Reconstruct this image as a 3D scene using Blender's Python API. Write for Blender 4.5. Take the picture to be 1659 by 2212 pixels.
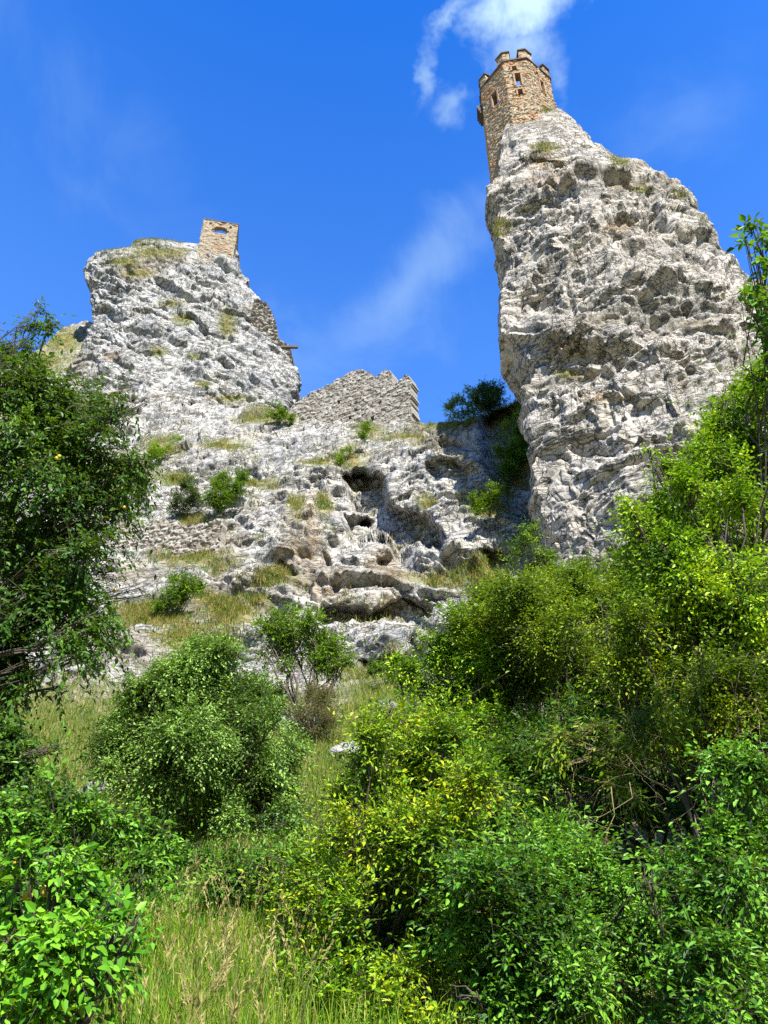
import bpy, math, random
import numpy as np
from mathutils import Vector, Matrix

# ------------------------------------------------------------------ scene, camera, sky, sun
for o in list(bpy.data.objects):
    bpy.data.objects.remove(o)
S = bpy.context.scene
COL = S.collection
rng = np.random.default_rng(7)
random.seed(7)

PITCH = math.radians(33.0)
F = 1665.0                      # focal length for a 1659 x 2212 picture
CX, CY = 829.5, 1106.0
EYE = np.array([0.0, 0.0, 1.6])
FWD = np.array([0, math.cos(PITCH), math.sin(PITCH)])
RGT = np.array([1.0, 0, 0])
UPV = np.array([0, -math.sin(PITCH), math.cos(PITCH)])

cd = bpy.data.cameras.new("camera")
cam = bpy.data.objects.new("camera", cd)
COL.objects.link(cam)
cam.location = EYE
cam.rotation_euler = (math.pi / 2 + PITCH, 0, 0)
cd.sensor_fit = 'HORIZONTAL'
cd.angle = 2 * math.atan(829.5 / F)
cd.clip_start = 0.05
cd.clip_end = 5000
S.camera = cam

SUN_AZ, SUN_EL = math.radians(20), math.radians(49)   # behind the viewer, to the right
sun_dir = Vector((math.sin(SUN_AZ) * math.cos(SUN_EL), -math.cos(SUN_AZ) * math.cos(SUN_EL), math.sin(SUN_EL)))
sd = bpy.data.lights.new("sun", 'SUN')
sd.energy = 5.0
sd.angle = math.radians(0.5)
sd.color = (1.0, 0.955, 0.87)
so = bpy.data.objects.new("sun", sd)
COL.objects.link(so)
so.rotation_euler = (-sun_dir).to_track_quat('-Z', 'Y').to_euler()

S.view_settings.view_transform = 'Standard'
S.view_settings.look = 'None'
S.view_settings.exposure = 1.12
S.view_settings.gamma = 1
S.cycles.max_bounces = 6
S.cycles.diffuse_bounces = 2
S.cycles.glossy_bounces = 2
S.cycles.transmission_bounces = 3
S.cycles.transparent_max_bounces = 4
S.cycles.use_adaptive_sampling = True
S.cycles.adaptive_threshold = 0.015
S.cycles.use_denoising = False


def ray(x, y):
    x = np.asarray(x, float); y = np.asarray(y, float)
    return FWD + ((x - CX) / F)[..., None] * RGT - ((y - CY) / F)[..., None] * UPV


def pt(x, y, Y):
    """the point that stands Y metres ahead along the sight line through (x, y)"""
    d = ray(x, y)
    return EYE + d * (np.asarray(Y, float) / d[..., 1])[..., None]


def pix(P):
    """metres per picture unit at P"""
    return float(np.dot(np.asarray(P) - EYE, FWD)) / F


# ------------------------------------------------------------------ node helpers
def new_mat(name):
    m = bpy.data.materials.new(name)
    m.use_nodes = True
    m.node_tree.nodes.clear()
    return m, NT(m.node_tree)


class NT:
    def __init__(s, t):
        s.t = t

    def n(s, kind, **kw):
        nd = s.t.nodes.new(kind)
        for k, v in kw.items():
            if k.startswith('i_'):
                key = k[2:]
                nd.inputs[int(key) if key.isdigit() else key.replace('_', ' ')].default_value = v
            else:
                setattr(nd, k, v)
        return nd

    def l(s, a, b):
        s.t.links.new(a, b)

    def math(s, op, a, b=None, clamp=False):
        nd = s.t.nodes.new('ShaderNodeMath'); nd.operation = op; nd.use_clamp = clamp
        for i, v in enumerate((a, b)):
            if v is None: continue
            if isinstance(v, (int, float)): nd.inputs[i].default_value = v
            else: s.l(v, nd.inputs[i])
        return nd.outputs[0]

    def mix(s, fac, a, b, mode='MIX'):
        nd = s.t.nodes.new('ShaderNodeMix'); nd.data_type = 'RGBA'; nd.blend_type = mode
        for i, v in ((0, fac), (6, a), (7, b)):
            if isinstance(v, (int, float)): nd.inputs[i].default_value = v
            elif isinstance(v, tuple): nd.inputs[i].default_value = (*v[:3], 1)
            else: s.l(v, nd.inputs[i])
        return nd.outputs[2]

    def ramp(s, fac, stops, interp='LINEAR'):
        nd = s.t.nodes.new('ShaderNodeValToRGB'); cr = nd.color_ramp; cr.interpolation = interp
        while len(cr.elements) < len(stops): cr.elements.new(0.5)
        for e, (p, c) in zip(cr.elements, stops):
            e.position = p; e.color = (*c[:3], 1) if isinstance(c, tuple) else (c, c, c, 1)
        s.l(fac, nd.inputs[0])
        return nd.outputs[0]

    def noise(s, vec, scale, detail=5, rough=0.6, dist=0.0, typ=None):
        nd = s.n('ShaderNodeTexNoise', i_Scale=scale, i_Detail=detail, i_Roughness=rough, i_Distortion=dist)
        if typ: nd.noise_type = typ
        if vec is not None: s.l(vec, nd.inputs['Vector'])
        return nd.outputs[0]

    def attr(s, name):
        return s.n('ShaderNodeAttribute', attribute_name=name).outputs['Fac']

    def mapv(s, vec, scale=(1, 1, 1), rot=(0, 0, 0)):
        nd = s.n('ShaderNodeMapping'); nd.inputs['Scale'].default_value = scale; nd.inputs['Rotation'].default_value = rot
        s.l(vec, nd.inputs['Vector'])
        return nd.outputs[0]


# ------------------------------------------------------------------ sky with thin clouds
W = bpy.data.worlds.new("World")
S.world = W
W.use_nodes = True
W.node_tree.nodes.clear()
w = NT(W.node_tree)
sky = w.n('ShaderNodeTexSky')
sky.sky_type = 'NISHITA'
sky.sun_disc = False
sky.sun_elevation = SUN_EL
sky.sun_rotation = math.pi - SUN_AZ
sky.altitude = 200
sky.air_density = 1.0
sky.dust_density = 0.25
sky.ozone_density = 2.2
hs = w.n('ShaderNodeHueSaturation', i_Saturation=1.22, i_Value=1.0, i_Hue=0.499)
w.l(sky.outputs[0], hs.inputs['Color'])
tc = w.n('ShaderNodeTexCoord')


def vdot(vec, c):
    nd = w.n('ShaderNodeVectorMath', operation='DOT_PRODUCT')
    w.l(vec, nd.inputs[0]); nd.inputs[1].default_value = tuple(c)
    return nd.outputs['Value']


def blob(az_px, ry_px, sx, sy, rot=0.0, wobble=0.0):
    """soft elliptical patch of sky around a direction; sx, sy in radians"""
    c = ray(az_px, ry_px); c = c / np.linalg.norm(c)
    e1 = np.cross(c, [0, 0, 1.0]); e1 /= np.linalg.norm(e1)
    e2 = np.cross(e1, c)
    a, b = math.cos(rot), math.sin(rot)
    u = vdot(wv, a * e1 + b * e2); v = vdot(wv, -b * e1 + a * e2)
    r2 = w.math('ADD', w.math('POWER', w.math('ABSOLUTE', w.math('DIVIDE', u, sx)), 2.0),
                w.math('POWER', w.math('ABSOLUTE', w.math('DIVIDE', v, sy)), 2.0))
    return w.math('SUBTRACT', 1.0, w.math('POWER', r2, 0.5))


wn = w.n('ShaderNodeTexNoise', i_Scale=9.0, i_Detail=5.0, i_Roughness=0.6)
w.l(tc.outputs['Generated'], wn.inputs['Vector'])
wsub = w.n('ShaderNodeVectorMath', operation='SUBTRACT'); w.l(wn.outputs['Color'], wsub.inputs[0]); wsub.inputs[1].default_value = (.5, .5, .5)
wsc = w.n('ShaderNodeVectorMath', operation='SCALE'); w.l(wsub.outputs[0], wsc.inputs[0]); wsc.inputs['Scale'].default_value = 0.10
wadd = w.n('ShaderNodeVectorMath', operation='ADD'); w.l(tc.outputs['Generated'], wadd.inputs[0]); w.l(wsc.outputs[0], wadd.inputs[1])
wv = wadd.outputs[0]
cn = w.noise(tc.outputs['Generated'], 14, 9, 0.62, 0.35)
cn2 = w.noise(tc.outputs['Generated'], 5, 6, 0.6, 0.8)


def layer(b, gain, n, lo, hi, top):
    v = w.math('ADD', w.math('MULTIPLY', b, gain), n)
    mr = w.n('ShaderNodeMapRange', interpolation_type='SMOOTHSTEP'); w.l(v, mr.inputs[0])
    mr.inputs['From Min'].default_value = lo; mr.inputs['From Max'].default_value = hi; mr.inputs['To Max'].default_value = top
    return mr.outputs[0]


clouds = [
    layer(blob(1130, 0, .075, .055, 0.1), 0.60, cn, 0.50, 1.02, 0.95),
    layer(blob(1130, 110, .055, .050, 0), 0.45, cn, 0.48, 1.05, 0.60),
    layer(blob(925, 150, .012, .040, -0.35), 0.45, cn, 0.50, 1.05, 0.40),
    layer(blob(975, 55, .040, .010, 0.75), 0.40, cn, 0.50, 0.98, 0.45),
    layer(blob(975, 220, .035, .022, -0.6), 0.40, cn, 0.50, 0.95, 0.32),
    layer(blob(1195, 170, .022, .045, 0.0), 0.40, cn, 0.50, 1.0, 0.32),
    layer(blob(870, 630, .24, .050, 0.72), 0.45, cn2, 0.40, 1.15, 0.26),
    layer(blob(700, 780, .20, .09, 0.3), 0.30, cn2, 0.45, 1.05, 0.20),
    layer(blob(200, 230, .22, .09, -0.4), 0.30, cn2, 0.50, 1.10, 0.16),
    layer(blob(1450, 250, .16, .07, 0.3), 0.30, cn2, 0.50, 1.10, 0.14),
]
cl = clouds[0]
for c_ in clouds[1:]:
    cl = w.math('MAXIMUM', cl, c_)
skyb = w.mix(1.0, hs.outputs[0], (.31, .97, 1.74), 'MULTIPLY')
pale = w.n('ShaderNodeMapRange'); sp0 = w.n('ShaderNodeSeparateXYZ'); w.l(tc.outputs['Generated'], sp0.inputs[0]); w.l(sp0.outputs['Z'], pale.inputs[0])
pale.inputs['From Min'].default_value = .92; pale.inputs['From Max'].default_value = .58; pale.inputs['To Max'].default_value = .13
skyb = w.mix(pale.outputs[0], skyb, (3.2, 5.6, 8.6))
skyc = w.mix(cl, skyb, (3.6, 4.9, 5.4))
sep = w.n('ShaderNodeSeparateXYZ'); w.l(tc.outputs['Generated'], sep.inputs[0])
hz = w.n('ShaderNodeMapRange', interpolation_type='SMOOTHSTEP'); w.l(sep.outputs['Z'], hz.inputs[0])
hz.inputs['From Min'].default_value = .22; hz.inputs['From Max'].default_value = .46
# added band below the open sky trims fill light, standing for unseen woods
skyc = w.mix(hz.outputs[0], (1.15, 1.35, .85), skyc)
bg = w.n('ShaderNodeBackground', i_Strength=0.10)
w.l(skyc, bg.inputs['Color'])
wo = w.n('ShaderNodeOutputWorld')
w.l(bg.outputs[0], wo.inputs['Surface'])


# ------------------------------------------------------------------ numpy noise
def _h(ix, iy, iz, seed):
    n = (ix.astype(np.uint32) * np.uint32(374761393) + iy.astype(np.uint32) * np.uint32(668265263)
         + iz.astype(np.uint32) * np.uint32(2246822519) + np.uint32((seed * 3266489917) & 0xffffffff))
    n ^= n >> np.uint32(15); n *= np.uint32(2246822519); n ^= n >> np.uint32(13); n *= np.uint32(3266489917); n ^= n >> np.uint32(16)
    return n


def _f(n):
    return (n & np.uint32(0xffff)).astype(np.float32) / 65535.0


def vnoise(P, seed=0):
    P = P.astype(np.float32)
    i = np.floor(P).astype(np.int64); f = P - i; f = f * f * f * (f * (f * 6 - 15) + 10)
    out = 0
    for dx in (0, 1):
        wx = f[..., 0] if dx else 1 - f[..., 0]
        for dy in (0, 1):
            wy = f[..., 1] if dy else 1 - f[..., 1]
            for dz in (0, 1):
                wz = f[..., 2] if dz else 1 - f[..., 2]
                out = out + wx * wy * wz * _f(_h(i[..., 0] + dx, i[..., 1] + dy, i[..., 2] + dz, seed))
    return out * 2 - 1


def fbm(P, octs=5, seed=0, gain=0.5, lac=2.03):
    a, o = 1.0, 0
    for k in range(octs):
        o = o + a * vnoise(P, seed + k * 17)
        P = P * lac + 13.7; a *= gain
    return o


def ridged(P, octs=4, seed=0, gain=0.55):
    a, o = 1.0, 0
    for k in range(octs):
        o = o + a * (1 - 2 * np.abs(vnoise(P, seed + k * 31)))
        P = P * 2.1 + 7.3; a *= gain
    return o


def facet(P, seed=0, jit=0.9, step=.7, sharp=75.0, dome=.2):
    """broken-block noise: every cell is a tilted plane with an offset; returns (height, F2-F1, cell id 0..1)"""
    P = P.astype(np.float32)
    b = np.floor(P - 0.5).astype(np.int64)
    sh = P.shape[:-1]
    f1 = np.full(sh, 1e9, np.float32); f2 = np.full(sh, 1e9, np.float32)
    hh = np.zeros(sh, np.float32); ww = np.full(sh, 1e-9, np.float32); cid = np.zeros(sh, np.float32)
    for dx in (0, 1):
        for dy in (0, 1):
            for dz in (0, 1):
                i0, i1, i2 = b[..., 0] + dx, b[..., 1] + dy, b[..., 2] + dz
                n = _h(i0, i1, i2, seed); m = _h(i0, i1, i2, seed + 101); q = _h(i0, i1, i2, seed + 211)
                ox = P[..., 0] - (i0 + .5 + (_f(n) - .5) * jit)
                oy = P[..., 1] - (i1 + .5 + (_f(n >> np.uint32(16)) - .5) * jit)
                oz = P[..., 2] - (i2 + .5 + (_f(m) - .5) * jit)
                d = ox * ox + oy * oy + oz * oz
                v = _f(m >> np.uint32(16))
                ht = (v - .5) * step + (_f(q) - .5) * 1.8 * ox + (_f(q >> np.uint32(16)) - .5) * 1.8 * oy + (_f(n >> np.uint32(8)) - .5) * 1.8 * oz
                near = d < f1
                f2 = np.where(near, f1, np.minimum(f2, d))
                ht = ht - dome * d; wt = np.exp(-d * sharp); hh = hh + wt * ht; ww = ww + wt; cid = np.where(near, v, cid)
                f1 = np.where(near, d, f1)
    return hh / ww, np.sqrt(f2) - np.sqrt(f1), cid


def rock_relief(P, amp=1.0, tilt=0.6, seed=0, stretch=(1, 1, 2.0), sizes=(5.0, 2.0, 0.8, 0.34), amps=(1.0, .55, .26, .11), warp=0.5):
    """displacement in metres of broken limestone with slanted beds"""
    c, s = math.cos(tilt), math.sin(tilt)
    R = np.array([[c, 0, s], [0, 1, 0], [-s, 0, c]])
    Q = (P @ R.T)
    Wp = np.stack([vnoise(P * .45 + 3, seed + 1), vnoise(P * .45 + 9, seed + 2), vnoise(P * .45 + 21, seed + 3)], -1) * warp * 1.6 \
        + np.stack([vnoise(P * 2.1 + 3, seed + 4), vnoise(P * 2.1 + 9, seed + 5), vnoise(P * 2.1 + 21, seed + 6)], -1) * warp * .3
    Q = (Q + Wp) * np.array(stretch)
    d = 0
    for k, (sz, a) in enumerate(zip(sizes, amps)):
        hgt, crack, _ = facet(Q / sz + k * 5.3, seed + 40 + k * 7)
        d = d + a * (hgt - 0.14 * np.exp(-(crack / 0.10) ** 2))
    d = d + 0.10 * amps[1] * (ridged(P / (sizes[2] * 2.2), 3, seed + 90) - .5)
    d = d + 0.22 * amps[3] * (ridged(P / sizes[3] * 1.2, 2, seed + 95) - .4)
    # ledges of the slanted beds: each rises slowly and breaks off sharply
    b1 = Q[..., 2] / stretch[2]
    for per_, a_, o_ in ((sizes[1] * .95, amps[1] * .75, 0), (sizes[2] * .85, amps[2] * .85, 4)):
        q = b1 / per_ + .55 * fbm(P * .35 + o_, 3, seed + 61 + o_)
        fr = q - np.floor(q)
        saw = np.where(fr < .86, fr / .86, (1 - fr) / .14) - .5
        d = d + a_ * saw * np.clip(.75 + .8 * vnoise(P * .55 / per_ ** .5 + 31 + o_, seed + 66 + o_), 0, 1.2)
    # vertical joints
    jq = Q[..., 0] / stretch[0] / (sizes[1] * 1.3) + .5 * fbm(P * .3 + 50, 3, seed + 71)
    jf = np.abs(jq - np.floor(jq) - .5)
    d = d - amps[1] * .5 * np.exp(-(jf / .045) ** 2) * np.clip(vnoise(P * .5 + 77, seed + 73) * 2, 0, 1)
    return d * amp


def blur(A, n):
    for _ in range(n):
        for ax in (0, 1):
            B = np.concatenate([np.take(A, [0], ax), A, np.take(A, [-1], ax)], ax)
            m = A.shape[ax]
            A = (np.take(B, range(0, m), ax) + 2 * np.take(B, range(1, m + 1), ax) + np.take(B, range(2, m + 2), ax)) / 4
    return A


def unit(A): return A / (np.linalg.norm(A, axis=-1, keepdims=True) + 1e-9)


def in_poly(X, Y, poly):
    ins = np.zeros(X.shape, bool)
    n = len(poly)
    for i in range(n):
        x1, y1 = poly[i]; x2, y2 = poly[(i + 1) % n]
        if y1 == y2: continue
        c = ((y1 > Y) != (y2 > Y)) & (X < (x2 - x1) * (Y - y1) / (y2 - y1) + x1)
        ins ^= c
    return ins


# ------------------------------------------------------------------ object helpers
def mesh_obj(name, V, faces, mat, parent=None, smooth=False, attrs=None, quads=True, origin=None, mats=None, mat_idx=None):
    V = np.asarray(V, np.float64)
    if origin is not None: V = V - np.asarray(origin)
    me = bpy.data.meshes.new(name)
    if isinstance(faces, np.ndarray):
        k = faces.shape[1]; nf = len(faces)
        me.vertices.add(len(V)); me.vertices.foreach_set('co', V.astype(np.float32).ravel())
        me.loops.add(nf * k); me.loops.foreach_set('vertex_index', faces.astype(np.int32).ravel())
        me.polygons.add(nf)
        me.polygons.foreach_set('loop_start', np.arange(0, nf * k, k, dtype=np.int32))
        me.polygons.foreach_set('loop_total', np.full(nf, k, np.int32))
    else:
        me.from_pydata([tuple(v) for v in V], [], [tuple(f) for f in faces])
    for m in (mats or [mat]): me.materials.append(m)
    if mat_idx is not None: me.polygons.foreach_set('material_index', np.asarray(mat_idx, np.int32))
    me.update(calc_edges=True)
    me.validate()
    me.polygons.foreach_set('use_smooth', np.full(len(me.polygons), smooth))
    for an, av in (attrs or {}).items():
        a = me.attributes.new(an, 'FLOAT', 'POINT'); a.data.foreach_set('value', np.asarray(av, np.float32).ravel())
    ob = bpy.data.objects.new(name, me)
    COL.objects.link(ob)
    if parent is not None: ob.parent = parent
    return ob


def tag(o, label=None, cat=None, group=None, kind=None):
    if label: o['label'] = label
    if cat: o['category'] = cat
    if group: o['group'] = group
    if kind: o['kind'] = kind
    return o


def thing(name, label, cat, loc, group=None):
    o = bpy.data.objects.new(name, None)
    o.empty_display_size = 0.2
    COL.objects.link(o)
    o.location = tuple(float(v) for v in loc)
    return tag(o, label, cat, group)


def grid_faces(nr, nc, wrap=False):
    r = np.arange(nr - 1)[:, None]; c = np.arange(nc if wrap else nc - 1)[None, :]
    c2 = (c + 1) % nc
    a = r * nc + c; b = r * nc + c2; d = (r + 1) * nc + c; e = (r + 1) * nc + c2
    return np.stack([a, b, e, d], -1).reshape(-1, 4)


def grid_normals(G, wrap=False):
    if wrap:
        du = np.roll(G, -1, 1) - np.roll(G, 1, 1)
    else:
        du = np.gradient(G, axis=1)
    dv = np.gradient(G, axis=0)
    N = np.cross(du, dv)
    return N / (np.linalg.norm(N, axis=-1, keepdims=True) + 1e-9)


class MB:
    """collects tubes, boxes and lumps for one mesh"""
    def __init__(s): s.V = []; s.F = []; s.n = 0

    def add(s, V, Fc):
        V = np.asarray(V, float); s.V.append(V)
        s.F += [tuple(int(i) + s.n for i in f) for f in Fc]; s.n += len(V)

    def tube(s, pts, rad, sides=6):
        pts = np.asarray(pts, float); n = len(pts)
        t = np.gradient(pts, axis=0); t /= np.linalg.norm(t, axis=1, keepdims=True) + 1e-9
        a = np.array([0.31, 0.77, 0.55]); V = []
        for i in range(n):
            u = np.cross(t[i], a); u /= np.linalg.norm(u) + 1e-9; v = np.cross(t[i], u)
            for k in range(sides):
                an = 2 * math.pi * k / sides
                V.append(pts[i] + rad[i] * (math.cos(an) * u + math.sin(an) * v))
        Fc = [(i * sides + k, i * sides + (k + 1) % sides, (i + 1) * sides + (k + 1) % sides, (i + 1) * sides + k) for i in range(n - 1) for k in range(sides)]
        Fc.append(tuple(range((n - 1) * sides, n * sides)))
        Fc.append(tuple(reversed(range(sides))))
        s.add(V, Fc)

    def box(s, c, ux, uy, uz):
        c, ux, uy, uz = (np.asarray(q, float) for q in (c, ux, uy, uz))
        V = [c + a * ux + b * uy + d * uz for d in (-1, 1) for b in (-1, 1) for a in (-1, 1)]
        s.add(V, [(0, 2, 3, 1), (4, 5, 7, 6), (0, 1, 5, 4), (2, 6, 7, 3), (0, 4, 6, 2), (1, 3, 7, 5)])

    def build(s, name, mat, parent=None, smooth=False, origin=None):
        return mesh_obj(name, np.concatenate(s.V), s.F, mat, parent, smooth, origin=origin)


# ------------------------------------------------------------------ materials
def rock_mat(name, light, mid, dark, ochre=(.34, .20, .06), veg=(.085, .13, .018), soil=(.30, .25, .165), scale=1.0, rot=0.0):
    m, t = new_mat(name)
    geo = t.n('ShaderNodeNewGeometry')
    P = geo.outputs['Position']
    Pm = t.mapv(P, (1, 1, 1.7), (0, rot, 0))
    n1 = t.noise(Pm, 0.55 * scale, 8, .62)
    n2 = t.noise(Pm, 2.6 * scale, 9, .70, .4)
    n3 = t.noise(P, 11 * scale, 5, .7)
    v = t.math('ADD', t.math('MULTIPLY', n1, .28), t.math('ADD', t.math('MULTIPLY', n2, .42), t.math('MULTIPLY', n3, .30)))
    c = t.ramp(v, [(.34, dark), (.42, mid), (.485, light), (.56, tuple(min(1, 1.3 * q) for q in light)), (.66, mid)])
    # blue-grey weathering in broad patches, tan dust in others
    w1 = t.noise(P, .35 * scale, 5, .6)
    c = t.mix(t.ramp(w1, [(.50, 0.0), (.66, .55)]), c, (mid[0] * .86, mid[1] * .92, mid[2] * 1.0))
    w2 = t.noise(t.mapv(P, (1, 1, 1), (.4, .2, 0)), .8 * scale, 6, .65)
    c = t.mix(t.ramp(w2, [(.52, 0.0), (.70, .5)]), c, (light[0] * .90, light[1] * .80, light[2] * .62))
    # dark lichen spots
    vo = t.noise(P, 5.2 * scale, 6, .75)
    c = t.mix(t.ramp(vo, [(.54, 0.0), (.65, .55)]), c, dark)
    # joints and cracks of the broken stone
    wp = t.n('ShaderNodeVectorMath', operation='SCALE'); wp.inputs['Scale'].default_value = .35 / scale
    wq = t.n('ShaderNodeTexNoise', i_Scale=1.8 * scale, i_Detail=5.0); t.l(P, wq.inputs['Vector']); t.l(wq.outputs['Color'], wp.inputs[0])
    wr = t.n('ShaderNodeVectorMath', operation='ADD'); t.l(Pm, wr.inputs[0]); t.l(wp.outputs[0], wr.inputs[1])
    ed = t.n('ShaderNodeTexVoronoi', feature='DISTANCE_TO_EDGE', i_Scale=1.5 * scale); t.l(wr.outputs[0], ed.inputs['Vector'])
    ed2 = t.n('ShaderNodeTexVoronoi', feature='DISTANCE_TO_EDGE', i_Scale=4.2 * scale); t.l(wr.outputs[0], ed2.inputs['Vector'])
    lim = t.ramp(t.noise(P, .9 * scale, 4, .6), [(.50, 0.0), (.66, .8)])
    ck = t.math('MAXIMUM', t.math('MULTIPLY', t.ramp(t.noise(P, .6 * scale, 4, .65), [(.46, 0.0), (.60, 1.0)]), t.ramp(ed.outputs['Distance'], [(.0, .75), (.05, 0.0)])), t.math('MULTIPLY', lim, t.ramp(ed2.outputs['Distance'], [(.0, .75), (.09, 0.0)])))
    c = t.mix(ck, c, tuple(q * .7 for q in dark))
    ws = t.noise(t.mapv(P, (1.1, 1.1, .16)), 1.0 * scale, 5, .6)
    c = t.mix(t.ramp(ws, [(.54, 0.0), (.68, .5)]), c, (mid[0] * .62, mid[1] * .66, mid[2] * .70))
    # open bedding planes and steep cracks
    bl_ = t.noise(t.mapv(P, (.45, .45, 2.6), (0, rot, 0)), .75 * scale, 5, .62, .3)
    vl_ = t.noise(t.mapv(P, (1.9, 1.9, .35), (0, rot * .5, 0)), .75 * scale, 5, .62, .3)
    l1 = t.ramp(t.math('ABSOLUTE', t.math('SUBTRACT', bl_, .5)), [(.0, .9), (.022, 0.0)])
    l2 = t.ramp(t.math('ABSOLUTE', t.math('SUBTRACT', vl_, .47)), [(.0, .8), (.016, 0.0)])
    lines = t.math('MAXIMUM', l1, l2)
    c = t.mix(lines, c, tuple(q * .6 for q in dark))
    ck = t.math('MAXIMUM', ck, lines)
    # ochre stains, soil and thin ground plants where the mesh says so
    brk = t.noise(P, 3.0 * scale, 6, .7)
    so_ = t.math('MULTIPLY', t.math('MULTIPLY', t.attr('ochre'), .65), t.ramp(brk, [(.38, 0.0), (.60, 1.0)]))
    c = t.mix(so_, c, ochre)
    soi = t.math('MULTIPLY', t.math('MULTIPLY', t.attr('soil'), .7), t.ramp(brk, [(.25, .35), (.55, 1.0)]))
    c = t.mix(soi, c, t.mix(t.noise(P, 6, 5, .7), soil, tuple(q * .55 for q in soil)))
    vg = t.math('MULTIPLY', t.attr('veg'), t.ramp(t.noise(P, 2.2, 7, .75), [(.28, 0.0), (.48, 1.0)]))
    c = t.mix(vg, c, t.mix(t.ramp(t.noise(P, 1.6, 5, .7), [(.4, 0.0), (.62, 1.0)]), veg, (.30, .23, .085)))
    b = t.n('ShaderNodeBump', i_Strength=1.0, i_Distance=0.10 / scale)
    hgt = t.math('ADD', t.math('MULTIPLY', n2, 1.0), t.math('MULTIPLY', t.noise(P, 16 * scale, 6, .75), .45))
    hgt = t.math('SUBTRACT', hgt, t.math('MULTIPLY', ck, .6))
    t.l(hgt, b.inputs['Height'])
    p = t.n('ShaderNodeBsdfPrincipled', i_Roughness=.9)
    p.inputs['Specular IOR Level'].default_value = .25
    t.l(c, p.inputs['Base Color']); t.l(b.outputs[0], p.inputs['Normal'])
    o = t.n('ShaderNodeOutputMaterial'); t.l(p.outputs[0], o.inputs['Surface'])
    return m


def masonry_mat(name, stones, mortar, red=None, red_amt=0.0, bump=.06):
    m, t = new_mat(name)
    P = t.n('ShaderNodeNewGeometry').outputs['Position']
    st = t.attr('stone')
    k = len(stones)
    c = t.ramp(st, [((i + .5) / k, s_) for i, s_ in enumerate(stones)])
    c = t.mix(t.ramp(t.noise(P, 9, 6, .7), [(.35, 0.0), (.7, .6)]), c, tuple(q * .55 for q in stones[0]))
    if red:
        rn = t.math('ADD', t.noise(P, .9, 4, .6), t.math('MULTIPLY', t.math('SUBTRACT', st, .5), .35))
        c = t.mix(t.ramp(rn, [(.60 - red_amt, 0.0), (.68 - red_amt, .95)]), c, red)
    c = t.mix(t.ramp(t.attr('joint'), [(.0, 1.0), (.16, 0.0)]), c, mortar)
    b = t.n('ShaderNodeBump', i_Strength=.8, i_Distance=bump)
    t.l(t.noise(P, 14, 6, .75), b.inputs['Height'])
    p = t.n('ShaderNodeBsdfPrincipled', i_Roughness=.92)
    p.inputs['Specular IOR Level'].default_value = .2
    t.l(c, p.inputs['Base Color']); t.l(b.outputs[0], p.inputs['Normal'])
    o = t.n('ShaderNodeOutputMaterial'); t.l(p.outputs[0], o.inputs['Surface'])
    return m


def leaf_mat(name, cols, trans=.27, gloss=.48, spec=.22, clump=.5):
    """cols: dark .. light leaf colours, picked leaf by leaf and drifting from clump to clump"""
    m, t = new_mat(name)
    g = t.n('ShaderNodeNewGeometry')
    r = g.outputs['Random Per Island']
    cn_ = t.noise(g.outputs['Position'], clump * 2.4, 3, .6)
    v = t.math('ADD', t.math('MULTIPLY', r, .55), t.math('SUBTRACT', t.math('MULTIPLY', cn_, 1.5), .52), clamp=True)
    k = len(cols)
    c = t.ramp(v, [((i + .5) / k, q) for i, q in enumerate(cols)])
    p = t.n('ShaderNodeBsdfPrincipled', i_Roughness=gloss)
    p.inputs['Specular IOR Level'].default_value = spec
    t.l(c, p.inputs['Base Color'])
    tr = t.n('ShaderNodeBsdfTranslucent')
    tcol = t.mix(.5, c, (.20, .30, .015), 'MIX')
    tcol = t.mix(1.0, tcol, (1.35, 1.3, .7), 'MULTIPLY')
    t.l(tcol, tr.inputs['Color'])
    mx = t.n('ShaderNodeMixShader', i_0=trans)
    t.l(p.outputs[0], mx.inputs[1]); t.l(tr.outputs[0], mx.inputs[2])
    o = t.n('ShaderNodeOutputMaterial'); t.l(mx.outputs[0], o.inputs['Surface'])
    return m


def plain_mat(name, c1, c2, scale=6, rough=.85, bump=.02, stretch=(1, 1, 1)):
    m, t = new_mat(name)
    P = t.n('ShaderNodeNewGeometry').outputs['Position']
    nz = t.noise(t.mapv(P, stretch), scale, 7, .7)
    c = t.mix(t.ramp(nz, [(.35, 0.0), (.65, 1.0)]), c1, c2)
    b = t.n('ShaderNodeBump', i_Strength=.7, i_Distance=bump); t.l(nz, b.inputs['Height'])
    p = t.n('ShaderNodeBsdfPrincipled', i_Roughness=rough)
    p.inputs['Specular IOR Level'].default_value = .25
    t.l(c, p.inputs['Base Color']); t.l(b.outputs[0], p.inputs['Normal'])
    o = t.n('ShaderNodeOutputMaterial'); t.l(p.outputs[0], o.inputs['Surface'])
    return m


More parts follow.
